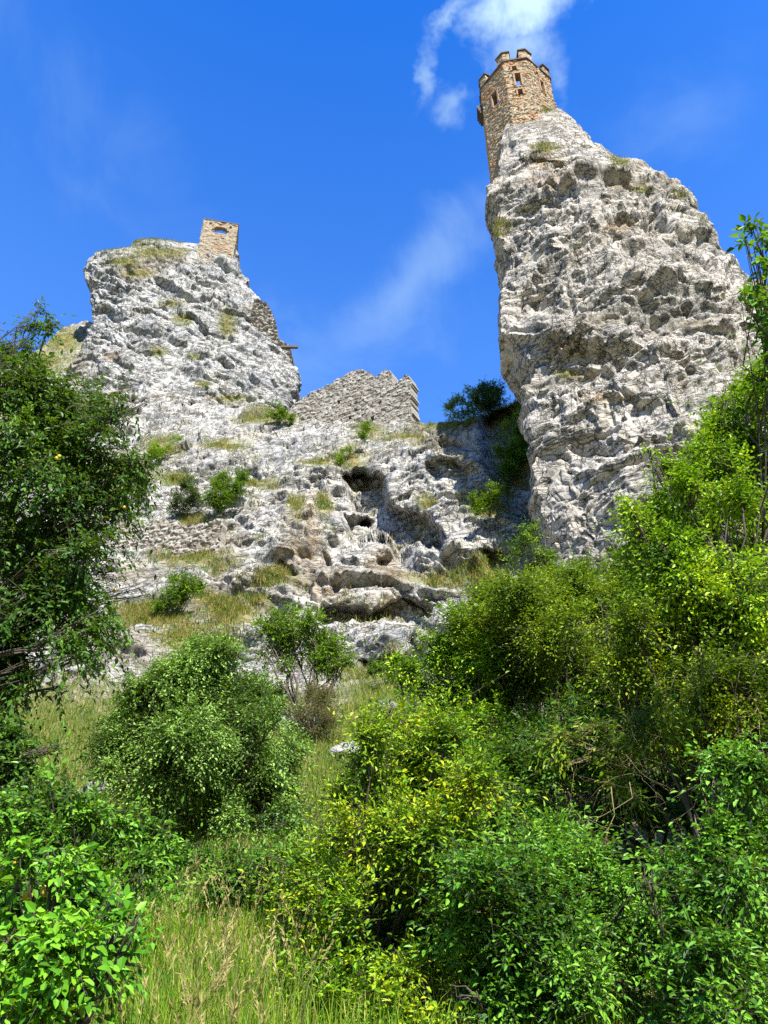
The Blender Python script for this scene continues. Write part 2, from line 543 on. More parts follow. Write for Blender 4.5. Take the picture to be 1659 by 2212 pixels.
M_CRAG = rock_mat('limestone_warm', (.52, .475, .405), (.275, .258, .23), (.060, .068, .056), scale=1.0, rot=.3)
M_LEFT = rock_mat('limestone_grey', (.46, .45, .42), (.26, .26, .25), (.078, .075, .067), scale=.7, rot=-.6)
M_HILL = rock_mat('limestone_hillside', (.46, .44, .39), (.25, .245, .23), (.072, .068, .058), scale=1.0, rot=-.3)
M_BOULDER = rock_mat('limestone_boulder', (.42, .40, .36), (.25, .245, .235), (.08, .08, .075), scale=1.5)
M_TOWER = masonry_mat('tower_masonry', [(.36, .265, .165), (.50, .39, .25), (.60, .49, .33), (.43, .32, .19), (.64, .54, .39)], (.24, .18, .115), (.48, .235, .105), .0)
M_CAP = plain_mat('dark_stone_cap', (.075, .055, .045), (.13, .10, .08), 5)
M_HUT = masonry_mat('guardhouse_masonry', [(.28, .225, .15), (.40, .34, .245), (.46, .40, .30), (.34, .275, .19)], (.34, .285, .205), (.36, .19, .10), -.06)
M_RAMP = masonry_mat('rampart_masonry', [(.24, .205, .155), (.40, .365, .30), (.50, .47, .40), (.32, .28, .22), (.58, .55, .48)], (.12, .10, .075))
M_DRY = masonry_mat('dry_stone', [(.26, .22, .17), (.44, .40, .33), (.56, .53, .46), (.36, .31, .25)], (.17, .14, .10))
M_BARK = plain_mat('bark', (.055, .042, .03), (.12, .10, .075), 14, stretch=(1, 1, .3))
M_DEAD = plain_mat('dead_twig', (.20, .155, .10), (.28, .21, .075), 9)
M_BEAM = plain_mat('weathered_wood', (.08, .06, .05), (.15, .12, .09), 8)
M_FRUIT = plain_mat('yellow_fruit', (.62, .40, .03), (.64, .48, .06), 20, .4, .001)


# ------------------------------------------------------------------ hillside: the broken slope from the path up to the castle ridge
GX = np.array([-900, -200, 100, 350, 620, 890, 1040, 1160, 1400, 1700, 2500], float)
GY = np.array([2600, 2212, 2000, 1850, 1700, 1550, 1440, 1300, 1150, 1000, 900, 800, 680], float)
GD = np.array([
    [3.2, 3.2, 3.2, 3.2, 3.2, 3.2, 3.2, 3.2, 3.2, 3.2, 3.2],
    [5.0, 5.0, 5.0, 5.0, 5.0, 5.0, 5.0, 5.0, 5.0, 5.0, 5.0],
    [7.5, 7.5, 7.5, 7.2, 7.0, 7.0, 7.0, 7.0, 7.0, 7.0, 7.0],
    [10, 10, 10, 9.5, 9.0, 9.0, 9.0, 9.0, 9.0, 9.0, 9.0],
    [14, 14, 13.5, 13, 12.5, 12.5, 12, 12, 11.5, 11.5, 11.5],
    [20, 20, 19, 18, 18, 18, 17, 15.5, 14, 14, 14],
    [25, 25, 24, 24, 24, 24, 22, 18.5, 16.5, 16.5, 16.5],
    [31, 31, 30, 29, 27.5, 26.8, 25, 21.5, 18.5, 18.5, 19],
    [38, 38, 36, 33.5, 31, 29, 27.5, 25.5, 22, 21.5, 22],
    [47, 46, 44, 41, 36, 33, 29.5, 26.8, 26, 25, 25],
    [55, 54, 51, 47.5, 43, 38.5, 32, 29.5, 29, 29, 29],
    [64, 62, 60, 56, 50, 44, 36, 33, 33, 33, 33],
    [76, 74, 72, 68, 60, 52, 46, 42, 40, 39, 39]], float)
TOPX = [-900, -100, 0, 60, 100, 130, 160, 185, 215, 260, 330, 560, 620, 700, 800, 890, 960, 1020, 1060, 1100, 1145, 1200, 1300, 1659, 2500]
TOPY = [1050, 860, 800, 768, 742, 710, 700, 690, 705, 790, 850, 875, 890, 912, 918, 914, 912, 902, 893, 872, 846, 840, 860, 960, 1150]


def hill_depth(x, y):
    """smooth slope: metres ahead of the viewer"""
    x = np.clip(np.asarray(x, float), GX[0], GX[-1]); y = np.asarray(y, float)
    sh = np.broadcast(x, y).shape
    x = np.broadcast_to(x, sh).ravel(); y = np.broadcast_to(y, sh).ravel()
    iy = np.clip(np.searchsorted(-GY, -y, side='right') - 1, 0, len(GY) - 2)
    fy = np.clip((GY[iy] - y) / (GY[iy] - GY[iy + 1]), -0.5, 1.0)
    ix = np.clip(np.searchsorted(GX, x, side='right') - 1, 0, len(GX) - 2)
    fx = (x - GX[ix]) / (GX[ix + 1] - GX[ix])
    L = np.log(GD)
    a = L[iy, ix] * (1 - fx) + L[iy, ix + 1] * fx
    b = L[iy + 1, ix] * (1 - fx) + L[iy + 1, ix + 1] * fx
    return np.exp(a * (1 - fy) + b * fy).reshape(sh)


def ell(X, Y, x, y, rx, ry):
    return np.clip(1.35 - np.sqrt(((X - x) / rx) ** 2 + ((Y - y) / ry) ** 2), 0, 1)


VEG = [(100, 1580, 330, 100), (420, 1205, 95, 22), (350, 965, 45, 28), (600, 893, 60, 22), (1100, 895, 60, 34), (1115, 985, 55, 70),
       (1060, 1080, 60, 45), (755, 985, 40, 30), (690, 1000, 50, 14), (560, 1045, 45, 14), (250, 1020, 90, 45), (420, 1130, 70, 20),
       (960, 1255, 90, 16), (1050, 1240, 60, 40), (950, 915, 70, 16), (870, 945, 45, 12), (800, 930, 40, 16), (560, 905, 60, 14),
       (640, 1090, 20, 26), (700, 1090, 20, 26), (920, 1085, 24, 18), (130, 735, 70, 35), (90, 780, 80, 40), (190, 850, 60, 60),
       (480, 960, 60, 12), (600, 1245, 50, 22), (330, 1330, 90, 40), (500, 1330, 60, 36), (420, 1380, 90, 40), (820, 1510, 90, 70),
       (780, 1600, 90, 110), (560, 1290, 30, 12), (380, 1035, 40, 20), (450, 1290, 60, 20)]
SOIL = [(500, 1300, 130, 60), (300, 1400, 160, 60), (420, 1200, 110, 28), (650, 1245, 60, 22), (640, 1150, 40, 60), (870, 1245, 110, 22),
        (1010, 1225, 70, 30), (100, 1680, 200, 90), (820, 1320, 50, 20), (480, 1160, 60, 30), (250, 1150, 60, 30), (380, 1440, 140, 40), (920, 950, 90, 20),
        (280, 1230, 70, 26), (180, 1350, 70, 40)]
OCHRE = [(670, 1130, 26, 70), (650, 1200, 60, 45), (700, 1260, 60, 30), (820, 1200, 40, 30), (830, 1300, 40, 30), (860, 1240, 60, 20), (1060, 1235, 40, 20)]

xs = np.concatenate([np.linspace(-900, -40, 90), np.arange(-37, 1700, 2.6), np.linspace(1703, 2500, 60)])
NR = 760
vv = np.linspace(0, 1, NR)
TY = np.interp(xs, TOPX, TOPY)
PX = np.broadcast_to(xs[None, :], (NR, len(xs))).copy()
PY = 2600 + vv[:, None] * (TY[None, :] - 2600)
D = hill_depth(PX, PY)
D = blur(D, 14)
N = grid_normals(pt(PX, PY, blur(D, 20)))
# ribs, gullies, overhangs and the hollows under them (metres towards or away from the viewer)
CAVES = [
    ([(742, 1030), (765, 1016), (832, 1026), (826, 1075), (850, 1098), (905, 1108), (960, 1150), (955, 1190), (900, 1178), (868, 1206), (838, 1168), (800, 1150), (765, 1100)], 2.7, 2),
    ([(748, 1112), (775, 1105), (800, 1125), (798, 1150), (772, 1170), (752, 1150)], 2.7, 2),
    ([(692, 1300), (735, 1296), (800, 1312), (870, 1290), (925, 1300), (945, 1330), (915, 1350), (850, 1338), (790, 1332), (740, 1352), (685, 1335)], 1.3, 1),
    ([(600, 1200), (615, 1215), (645, 1240), (630, 1246), (605, 1225)], 1.2, 2),
    ([(690, 1165), (705, 1190), (720, 1225), (700, 1215)], 1.0, 2),
    ([(920, 1000), (1000, 1000), (1030, 1020), (1010, 1050), (940, 1030)], 1.0, 3),
    ([(810, 1195), (890, 1195), (880, 1222), (820, 1225)], 1.1, 2),
    ([(1040, 1180), (1090, 1190), (1110, 1230), (1050, 1230)], 1.3, 4),
    ([(775, 1425), (840, 1430), (850, 1462), (800, 1455)], 1.2, 3),
    ([(195, 1395), (225, 1390), (225, 1440), (190, 1440)], 1.0, 3),
    ([(1045, 900), (1145, 860), (1200, 900), (1200, 1150), (1130, 1130), (1080, 1060), (1045, 980)], 2.4, 14),
]
BULGES = [(930, 990, 120, 90, 1.8), (780, 1265, 150, 45, .9), (860, 1385, 100, 45, 1.6), (570, 1130, 130, 70, 1.2), (680, 1170, 90, 70, 1.0),
          (430, 960, 130, 40, 1.2), (700, 960, 90, 40, .9), (980, 1140, 110, 60, 1.0), (540, 1230, 80, 40, .8), (160, 1430, 90, 50, 1.0), (280, 1090, 60, 36, .8),
          (1000, 1190, 100, 40, .8)]
for (x, y, rx, ry, a) in BULGES:
    D -= a * np.exp(-(((PX - x) / rx) ** 2 + ((PY - y) / ry) ** 2) * 1.3)
for poly, dep, bl in CAVES:
    D += dep * blur(in_poly(PX + 6 * vnoise(np.stack([PX / 14, PY / 14, 0 * PX], -1), 5), PY + 6 * vnoise(np.stack([PX / 14, PY / 14, 0 * PX + 9], -1), 6), poly).astype(float), bl + 4)
G = pt(PX, PY, D)
veg = np.zeros(D.shape); soil = np.zeros(D.shape); och = np.zeros(D.shape)
for e_ in VEG: veg = np.maximum(veg, ell(PX, PY, *e_))
for e_ in SOIL: soil = np.maximum(soil, ell(PX, PY, *e_))
for e_ in OCHRE: och = np.maximum(och, ell(PX, PY, *e_))
near = np.clip((PY - 1470) / 110 + .25 * fbm(G * .5, 3, 77), 0, 1)
veg = np.clip(np.maximum(veg, near), 0, 1)
soil = np.clip(np.maximum(soil, np.clip((PY - 1400) / 130, 0, 1)), 0, 1)
flip = np.sum(N * (EYE - G), -1) < 0
N[flip] *= -1
N = unit(N * .85 + unit(EYE - G) * .45)
soft = 1 - .85 * np.clip(np.maximum(near, .75 * veg + .15), 0, 1)
far_amp = np.clip((D - 6) / 18, .15, 1.0)
disp = rock_relief(G, 1.0, -.5, 11, (.9, .9, 1.9), (5.2, 2.2, .85, .34), (1.0, .62, .26, .115), .4)
G2 = G + N * (disp * soft * far_amp)[..., None] + N * (.10 * fbm(G * 1.3, 4, 3) * (1 - soft))[..., None]
# ridge crest rolls over and runs back; the foot runs down to the path
back = []
for k, (dy, dz) in enumerate([(.8, .15), (2, .2), (4, 0), (8, -.8), (16, -3), (40, -12)]):
    r_ = G2[-1].copy(); r_[:, 1] += dy; r_[:, 2] += dz + .25 * vnoise(r_ * .5, 8); r_[:, 0] *= (1 + dy / 60.0); back.append(r_)
foot = []
for (Y_, z_) in [(-6, -.02), (.4, -.02), (1.3, .08), (2.2, .55)]:
    r_ = G2[0].copy(); r_[:, 0] *= (1 + (3.2 - Y_) * .05); r_[:, 1] = Y_; r_[:, 2] = z_; foot.append(r_)
GG = np.concatenate([np.stack(foot), G2, np.stack(back)], 0)


def pad(A): return np.concatenate([np.repeat(A[:1], len(foot), 0), A, np.repeat(A[-1:], len(back), 0)], 0)


hill = mesh_obj('hillside', GG.reshape(-1, 3), grid_faces(GG.shape[0], GG.shape[1]), M_HILL, smooth=True,
                attrs={'veg': pad(veg), 'soil': pad(soil), 'ochre': pad(och)})
tag(hill, 'broken grey limestone hillside with grassy ledges and dark hollows rising to the ridge', 'hillside', kind='structure')

M_GROUND = plain_mat('trodden_earth', (.16, .13, .08), (.10, .12, .04), 2.5)
gp = np.array([[-600, -600, -.03], [600, -600, -.03], [600, 900, -.03], [-600, 900, -.03]], float)
tag(mesh_obj('ground', gp, np.array([[0, 1, 2, 3]]), M_GROUND), 'level earth at the foot of the bank', 'ground', kind='structure')


def foot_at(x, Y):
    """point of the hillside Y metres ahead in the column of sight lines through x"""
    j = int(np.clip(np.searchsorted(xs, x), 0, len(xs) - 1))
    i = int(np.argmin(np.abs(G2[:500, j, 1] - Y)))
    return G2[i, j] - np.array([0, 0, .05])


def hill_at(x, y):
    """point of the finished hillside seen at (x, y)"""
    j = int(np.clip(np.searchsorted(xs, x), 0, len(xs) - 1))
    i = int(np.argmin(np.abs(PY[:, j] - y)))
    return G2[i, j].copy()


# ------------------------------------------------------------------ crags: closed lofts of the two rock towers
def crag(name, left, right, Y0, k, mat, label, bf, bb, nz, nt, relief, patches, zfloor=None, expo=.82, seed=0, cap=.9, skew=.4):
    La = np.array(left, float); Ra = np.array(right, float)
    La = La[np.argsort(La[:, 1])]; Ra = Ra[np.argsort(Ra[:, 1])]
    ytop = max(La[0, 1], Ra[0, 1]); ybot = min(La[-1, 1], Ra[-1, 1])
    y = np.linspace(ybot, ytop, nz)

    def sheet(x, y):
        # sight lines meet the leaning sheet Y = Y0 + k z
        d = ray(x, y); s_ = (Y0 + k * EYE[2]) / (d[:, 1] - k * d[:, 2])
        return EYE + d * s_[:, None]
    PL = sheet(np.interp(y, La[:, 1], La[:, 0]), y); PR = sheet(np.interp(y, Ra[:, 1], Ra[:, 0]), y)
    Cn = (PL + PR) / 2; a = np.linalg.norm(PR - PL, axis=1) / 2
    ker = np.hanning(61); ker /= ker.sum()
    a_s = np.convolve(np.pad(a, 30, 'edge'), ker, 'valid')
    z = Cn[:, 2]; z1 = z[-1]
    th = np.concatenate([np.linspace(math.pi, 2 * math.pi, int(nt * .74), endpoint=False), np.linspace(0, math.pi, nt - int(nt * .74), endpoint=False)])
    ct, st = np.cos(th), np.sin(th)
    sx = np.sign(ct) * np.abs(ct) ** expo; sy = np.sign(st) * np.abs(st) ** expo
    fdir = unit(EYE - Cn)
    Bf = bf(z, a_s)[:, None, None] * (np.clip(-sy, 0, 1) * np.clip((sx + 1.02) / skew, 0, 1) ** .8)[None, :, None]
    Bb = bb(z, a_s)[:, None, None] * np.clip(sy, 0, 1)[None, :, None]
    G = Cn[:, None, :] + (PR - PL)[:, None, :] / 2 * sx[None, :, None] + fdir[:, None, :] * Bf + np.array([0, .97, -.25]) * Bb
    xc, yc = Cn[:, 0], Cn[:, 1]
    # shrink the last rings into a rounded top
    N = grid_normals(G, True)
    ctr = np.stack([xc, yc, z], -1)[:, None, :]
    flip = np.sum(N * (G - ctr), -1) < 0
    N[flip] *= -1
    taper = np.clip((z1 - z) / 2.5, .3, 1)[:, None]
    rl = relief(G); rl = rl - rl.mean() - .15 * rl.std()
    wdt = np.clip(a_s / 4.5, .5, 1)[:, None] * (1 - np.where(sx < 0, .52, .42)[None, :] * np.abs(sx)[None, :] ** 3)
    G = G + N * (rl * taper * wdt)[..., None]
    topc = G[-1].mean(0)
    rings = [G]
    prev = G[-1]
    for q in (.85, .6, .3, .06):
        r_ = topc + (prev - topc) * q; r_[:, 2] = prev[:, 2] + cap * (1 - q) * .5 + .08 * vnoise(r_ * 3, 4)
        rings.append(r_[None])
    GA = np.concatenate(rings, 0)
    at = {}
    for an in ('veg', 'soil', 'ochre'):
        A = np.zeros(GA.shape[:2])
        # patch centres are given on the near face
        d_ = GA - EYE; dep = d_ @ FWD
        U = CX + F * (d_ @ RGT) / dep; V_ = CY - F * (d_ @ UPV) / dep
        for e_ in patches.get(an, []): A = np.maximum(A, ell(U, V_, *e_))
        at[an] = A
    ob = mesh_obj(name, GA.reshape(-1, 3), grid_faces(GA.shape[0], GA.shape[1], True), mat, smooth=True, attrs=at)
    tag(ob, label, 'rock', kind='structure')
    return G, GA


R_left = [(1128, 236), (1108, 252), (1090, 280), (1082, 310), (1078, 350), (1074, 380), (1052, 400), (1056, 424), (1074, 446), (1068, 480), (1074, 520), (1100, 548),
          (1098, 575), (1094, 600), (1086, 640), (1078, 690), (1080, 722), (1116, 742), (1138, 760), (1146, 780), (1156, 802), (1148, 825), (1136, 845), (1152, 875),
          (1154, 910), (1156, 950), (1168, 985), (1150, 1010), (1156, 1060), (1176, 1120), (1206, 1190), (1220, 1260), (1230, 1400)]
R_right = [(1206, 232), (1232, 250), (1264, 280), (1282, 305), (1306, 326), (1330, 345), (1384, 350), (1402, 365), (1424, 378), (1456, 398), (1486, 428), (1500, 452),
           (1522, 480), (1540, 508), (1562, 535), (1584, 556), (1604, 582), (1632, 612), (1650, 650), (1668, 690), (1720, 770), (1800, 900), (1900, 1080), (2000, 1250), (2080, 1400)]
R_patch = {'ochre': [(1190, 395, 60, 16), (1230, 372, 40, 10), (1345, 400, 40, 12), (1215, 740, 20, 22), (1250, 812, 30, 10), (1340, 490, 40, 14), (1300, 860, 60, 12), (1180, 350, 40, 20)],
           'soil': [(1130, 252, 60, 14), (1180, 240, 40, 12), (1160, 265, 60, 10), (1390, 355, 40, 10), (1440, 395, 30, 14), (1330, 370, 50, 14), (1235, 815, 60, 10),
                    (1290, 690, 50, 14), (1180, 832, 40, 12), (1500, 700, 60, 14)],
           'veg': [(1390, 410, 26, 9), (1225, 810, 26, 7), (1085, 485, 26, 10), (1075, 505, 20, 8), (1180, 320, 30, 12), (1340, 350, 20, 8), (1470, 420, 20, 10)]}


def R_relief(P):
    d = rock_relief(P, 1.0, .35, 31, (1, 1, 1.35), (4.8, 2.1, .80, .30), (.85, .52, .20, .09), .6)
    return d + .30 * ridged(P * np.array([.20, .20, .26]), 2, 51) - .1


CG, CGA = crag('rock_pinnacle', R_left, R_right, 20.6, .105, M_CRAG, 'tall leaning limestone pinnacle with the battlemented tower on its tip',
               lambda z, a: np.minimum(a * .8, 4.6), lambda z, a: np.minimum(a * .9, 6.0), 620, 660, R_relief, R_patch, zfloor=4.0, seed=31, skew=1.0)

L_left = [(310, 519), (296, 523), (280, 535), (250, 540), (208, 549), (192, 558), (187, 585), (189, 605), (198, 625), (199, 660), (197, 690), (182, 735), (160, 775), (136, 815), (118, 850), (100, 900), (70, 960), (40, 1020)]
L_right = [(345, 519), (420, 527), (500, 531), (512, 540), (516, 575), (520, 592), (536, 606), (543, 640), (572, 662), (584, 700), (596, 738), (618, 750), (628, 772), (646, 797), (648, 830), (640, 866), (620, 890), (640, 940), (660, 1020)]
L_patch = {'veg': [(330, 545, 60, 14), (370, 545, 40, 12), (270, 565, 40, 12), (395, 690, 26, 14), (490, 700, 22, 34), (340, 760, 26, 12), (300, 590, 40, 10), (420, 770, 20, 8),
                   (500, 860, 50, 10), (440, 830, 20, 8), (370, 655, 30, 10)],
           'soil': [(300, 575, 70, 20), (360, 560, 60, 14), (170, 790, 40, 50), (260, 860, 30, 30), (350, 860, 40, 16), (480, 880, 60, 14)],
           'ochre': [(240, 770, 26, 14), (270, 880, 30, 20), (350, 880, 20, 20), (290, 590, 40, 14)]}


def L_relief(P):
    d = rock_relief(P, 1.0, -.62, 71, (.75, .8, 2.9), (8.5, 3.6, 1.3, .50), (1.35, .70, .30, .13), .45)
    return d + .3 * ridged(P * np.array([.12, .12, .15]), 2, 81)


LG, LGA = crag('rock_crag', L_left, L_right, 45.0, .22, M_LEFT, 'broad grey limestone crag with slanting beds and the little guardhouse on its top',
               lambda z, a: np.minimum(a * .55, 8.0), lambda z, a: np.minimum(a * .8, 12.0), 420, 640, L_relief, L_patch, zfloor=28.0, expo=.75, seed=71, cap=.6)


def stone_lump(P, r, seed, sub=28, flat=.7):
    """irregular boulder as (V, F)"""
    th = np.linspace(0, 2 * math.pi, sub * 2, endpoint=False); ph = np.linspace(-math.pi / 2, math.pi / 2, sub)
    T, H = np.meshgrid(th, ph)
    Nn = np.stack([np.cos(T) * np.cos(H), np.sin(T) * np.cos(H), np.sin(H)], -1)
    r = np.asarray(r, float)
    Q = Nn * r
    d = rock_relief(Q + seed * 3.1, 1, .3, seed, (1, 1, 1.3), (1.6, .7, .3, .13), (.42, .22, .10, .05), .3) * float(np.mean(r)) * 1.3
    return (P + Q + Nn * d[..., None]).reshape(-1, 3), grid_faces(sub, sub * 2, True)


# ------------------------------------------------------------------ masonry
def masonry(name, plan, closed, thick, z0, z1, solid, mat, parent, origin, res=.08, stone=(.32, .15), relief=.035, seed=0, inner=True):
    """a wall that follows a ground plan; solid(s, z) says where there is stone (openings and broken tops)"""
    plan = np.array(plan, float); n = len(plan)
    seg = [(plan[i], plan[(i + 1) % n]) for i in range(n if closed else n - 1)]
    ln = [np.linalg.norm(b - a) for a, b in seg]; cum = np.concatenate([[0], np.cumsum(ln)])
    s = np.concatenate([cum[i] + np.linspace(0, 1, max(2, int(ln[i] / res)), endpoint=False) * ln[i] for i in range(len(seg))] + [[cum[-1]]])
    si = np.clip(np.searchsorted(cum, s, side='right') - 1, 0, len(seg) - 1)
    nrm = np.array([[(b - a)[1], -(b - a)[0]] / np.linalg.norm(b - a) for a, b in seg])
    base = np.array([seg[i][0] + (seg[i][1] - seg[i][0]) * ((q - cum[i]) / ln[i]) for i, q in zip(si, s)])
    nn = nrm[si].copy()
    for j, q in enumerate(s):          # mitre the corners
        for i in range(len(seg)):
            if abs(q - cum[i]) < 1e-6 and (closed or i > 0):
                m = nrm[i] + nrm[i - 1]; m /= np.linalg.norm(m); nn[j] = m / max(.5, float(m @ nrm[i]))
    if closed:
        m = nrm[0] + nrm[-1]; m /= np.linalg.norm(m); nn[0] = nn[-1] = m / max(.5, float(m @ nrm[0]))
    nzc = max(3, int((z1 - z0) / res))
    z = np.linspace(z0, z1, nzc + 1)
    SS, ZZ = np.meshgrid(s, z)
    row = np.floor(ZZ / stone[1])
    Q = np.stack([SS / stone[0] + row * .37 + .25 * vnoise(np.stack([SS * 1.7, ZZ * 1.7, 0 * SS], -1), seed), ZZ / stone[1] + .35 * vnoise(np.stack([SS * .9, ZZ * .9, 0 * SS + 5], -1), seed + 1), 0 * SS + .5], -1)
    hgt, crack, cid = facet(Q, seed + 3, .7, .9, 60., .5)
    rel = relief * (hgt * .9 + cid * .8 - 1.0 * np.exp(-(crack / .14) ** 2)) + relief * .5 * fbm(np.stack([SS * 2, ZZ * 2, 0 * SS], -1), 3, seed + 9)
    if closed: rel[:, -1] = rel[:, 0]
    O = np.stack([base[None, :, 0] + nn[None, :, 0] * rel, base[None, :, 1] + nn[None, :, 1] * rel, ZZ], -1)
    I = np.stack([base[None, :, 0] - nn[None, :, 0] * (thick + rel * .3), base[None, :, 1] - nn[None, :, 1] * (thick + rel * .3), ZZ], -1)
    sc = (s[:-1] + s[1:]) / 2; zc = (z[:-1] + z[1:]) / 2
    SC, ZC = np.meshgrid(sc, zc)
    ok = solid(SC, ZC)
    nr, nc = ZZ.shape
    V = np.concatenate([O.reshape(-1, 3), I.reshape(-1, 3)]); off = nr * nc
    r, c = np.nonzero(ok)
    a = r * nc + c; b = a + 1; d = a + nc; e = d + 1
    fs = [np.stack([a, b, e, d], -1), np.stack([a, d, e, b], -1) + off]
    pk = np.pad(ok, 1)

    def rim(mask, p, q):
        rr, cc = np.nonzero(mask)
        i = rr * nc + cc
        return np.stack([i + p, i + off + p, i + off + q, i + q], -1)
    fs.append(rim(ok & ~pk[2:, 1:-1], nc, nc + 1)); fs.append(rim(ok & ~pk[:-2, 1:-1], 1, 0))
    lf = ok & ~pk[1:-1, :-2]; rt = ok & ~pk[1:-1, 2:]
    if closed: lf[:, 0] &= ~ok[:, -1]; rt[:, -1] &= ~ok[:, 0]
    fs.append(rim(lf, 0, nc)); fs.append(rim(rt, nc + 1, 1))
    Fc = np.concatenate(fs)
    used = np.unique(Fc); remap = np.zeros(len(V), int); remap[used] = np.arange(len(used))
    return mesh_obj(name, V[used], remap[Fc], mat, parent, False, origin=origin,
                    attrs={'stone': np.concatenate([cid.ravel()] * 2)[used], 'joint': np.concatenate([crack.ravel()] * 2)[used]})


def ring_slab(mb, plan, grow, inn, z0, z1, part=None):
    """flat moulding round a plan (or a run of it) as a closed strip"""
    plan = np.array(plan, float); c = plan.mean(0)
    n = len(plan)
    for i in range(n if part is None else len(part) - 1):
        a, b = (plan[i], plan[(i + 1) % n]) if part is None else (part[i], part[i + 1])
        a = np.asarray(a); b = np.asarray(b)
        ua = (a - c) / np.linalg.norm(a - c); ub = (b - c) / np.linalg.norm(b - c)
        P = [a + ua * grow, b + ub * grow, b - ub * inn, a - ua * inn]
        mb.add([(*p, z0) for p in P] + [(*p, z1) for p in P], [(3, 2, 1, 0), (4, 5, 6, 7), (0, 1, 5, 4), (2, 3, 7, 6), (1, 2, 6, 5), (3, 0, 4, 7)])


# ---- watchtower on the pinnacle: an eight-sided open shell
tc_ = pt(1113, 205, 27.0)
TZ0 = pt(1068, 385, 28.0)[2] - 2.5                       # foot of the masonry, down the far side of the rock
TZ1 = pt(1125, 133, 24.9)[2]                              # wall head
short, long_ = 1.42, 2.06
ang0 = math.radians(-90 - 9)
dirs = []
cur = np.zeros(2); pl = []
for i in range(8):
    L_ = short if i % 2 == 0 else long_
    na = ang0 + i * math.pi / 4
    dv_ = np.array([-math.sin(na), math.cos(na)])
    pl.append(cur.copy()); cur = cur + dv_ * L_
pl = np.array(pl); pl = pl - pl.mean(0)
TP = pl + tc_[:2]
perim = np.concatenate([[0], np.cumsum([short if i % 2 == 0 else long_ for i in range(8)])])
watch = thing('watchtower', 'small battlemented eight-sided stone tower with slit windows on the tip of the rock pinnacle', 'tower', (tc_[0], tc_[1], TZ0))
H = TZ1
OPEN = [  # face, centre along face 0..1, half width, below head (top, bottom)
    (0, .42, .14, .70, 1.10), (0, .50, .17, 1.55, 2.85), (0, .50, .14, 3.35, 3.85),
    (7, .50, .21, 1.95, 3.2), (1, .50, .16, 1.5, 2.75), (1, .35, .11, .75, 1.0),
    (4, .5, .14, 1.6, 2.8), (3, .5, .14, 1.6, 2.8), (5, .5, .14, 1.6, 2.8)]


def tower_solid(s, z):
    ok = np.ones(s.shape, bool)
    for f_, c_, hw, t0, t1 in OPEN:
        cs = perim[f_] + c_ * (perim[f_ + 1] - perim[f_])
        ok &= ~((np.abs(s - cs) < hw) & (z < H - t0) & (z > H - t1))
    return ok


masonry('wall', TP, True, .45, TZ0, TZ1, tower_solid, M_TOWER, watch, watch.location, .05, (.26, .13), .04, 3)
mb = MB(); ring_slab(mb, TP, .10, .42, TZ1 + .003, TZ1 + .12); mb.build('cornice', M_CAP, watch, origin=watch.location)
for f_, c_, hw, t0, t1 in OPEN[:6]:                       # brick surrounds of the openings
    a, b = TP[f_], TP[(f_ + 1) % 8]; u = (b - a) / np.linalg.norm(b - a); nv = np.array([u[1], -u[0]])
    cpt = a + (b - a) * c_
    mb = MB()
    u3 = np.array([*u, 0]); n3 = np.array([*nv, 0]); zc = H - (t0 + t1) / 2; hh = (t1 - t0) / 2
    for sgn in (-1, 1):
        mb.box(np.array([*(cpt + u * sgn * (hw + .05)), zc]) + n3 * -.10, u3 * .05, n3 * .17, np.array([0, 0, hh + .02]))
    mb.box(np.array([*cpt, zc + hh + .06]) + n3 * -.10, u3 * (hw + .12), n3 * .18, np.array([0, 0, .06]))
    mb.build('window_frame', plain_mat('brick_surround', (.26, .15, .085), (.40, .26, .15), 9) if 'brick_surround' not in bpy.data.materials else bpy.data.materials['brick_surround'], watch, origin=watch.location)
for i in range(8):                                        # merlons wrap the corners
    a, b, c_ = TP[i - 1], TP[i], TP[(i + 1) % 8]
    e1 = b + (a - b) / np.linalg.norm(a - b) * (.42 if i % 2 else .50)
    e2 = b + (c_ - b) / np.linalg.norm(c_ - b) * (.50 if i % 2 else .42)
    mz0, mz1 = TZ1 + .123, TZ1 + 1.05
    mer = masonry('merlon', [e1, b, e2], False, .40, mz0, mz1, lambda s, z: np.ones(s.shape, bool), M_TOWER, watch, watch.location, .06, (.3, .15), .03, 20 + i)
    mb = MB(); ring_slab(mb, TP, .09, .46, mz1 + .003, mz1 + .11, part=[e1 + (e1 - b) * .12, b, e2 + (e2 - b) * .12])
    cap = mb.build('coping', M_CAP, mer, origin=watch.location)
# stone bracket high on the shaded side
a, b = TP[6], TP[7]
u = (b - a) / np.linalg.norm(b - a); nv = np.array([u[1], -u[0]])
mb = MB()
for k in range(3):
    q = a + u * (.5 * np.linalg.norm(b - a)) + nv * (.12 + .02 * k)
    mb.box((*q, H - 2.0 + k * .28), (*(u * .45), 0), (*(nv * (.10 + .06 * k)), 0), (0, 0, .138))
mb.build('corbel', M_CAP, watch, origin=watch.location)

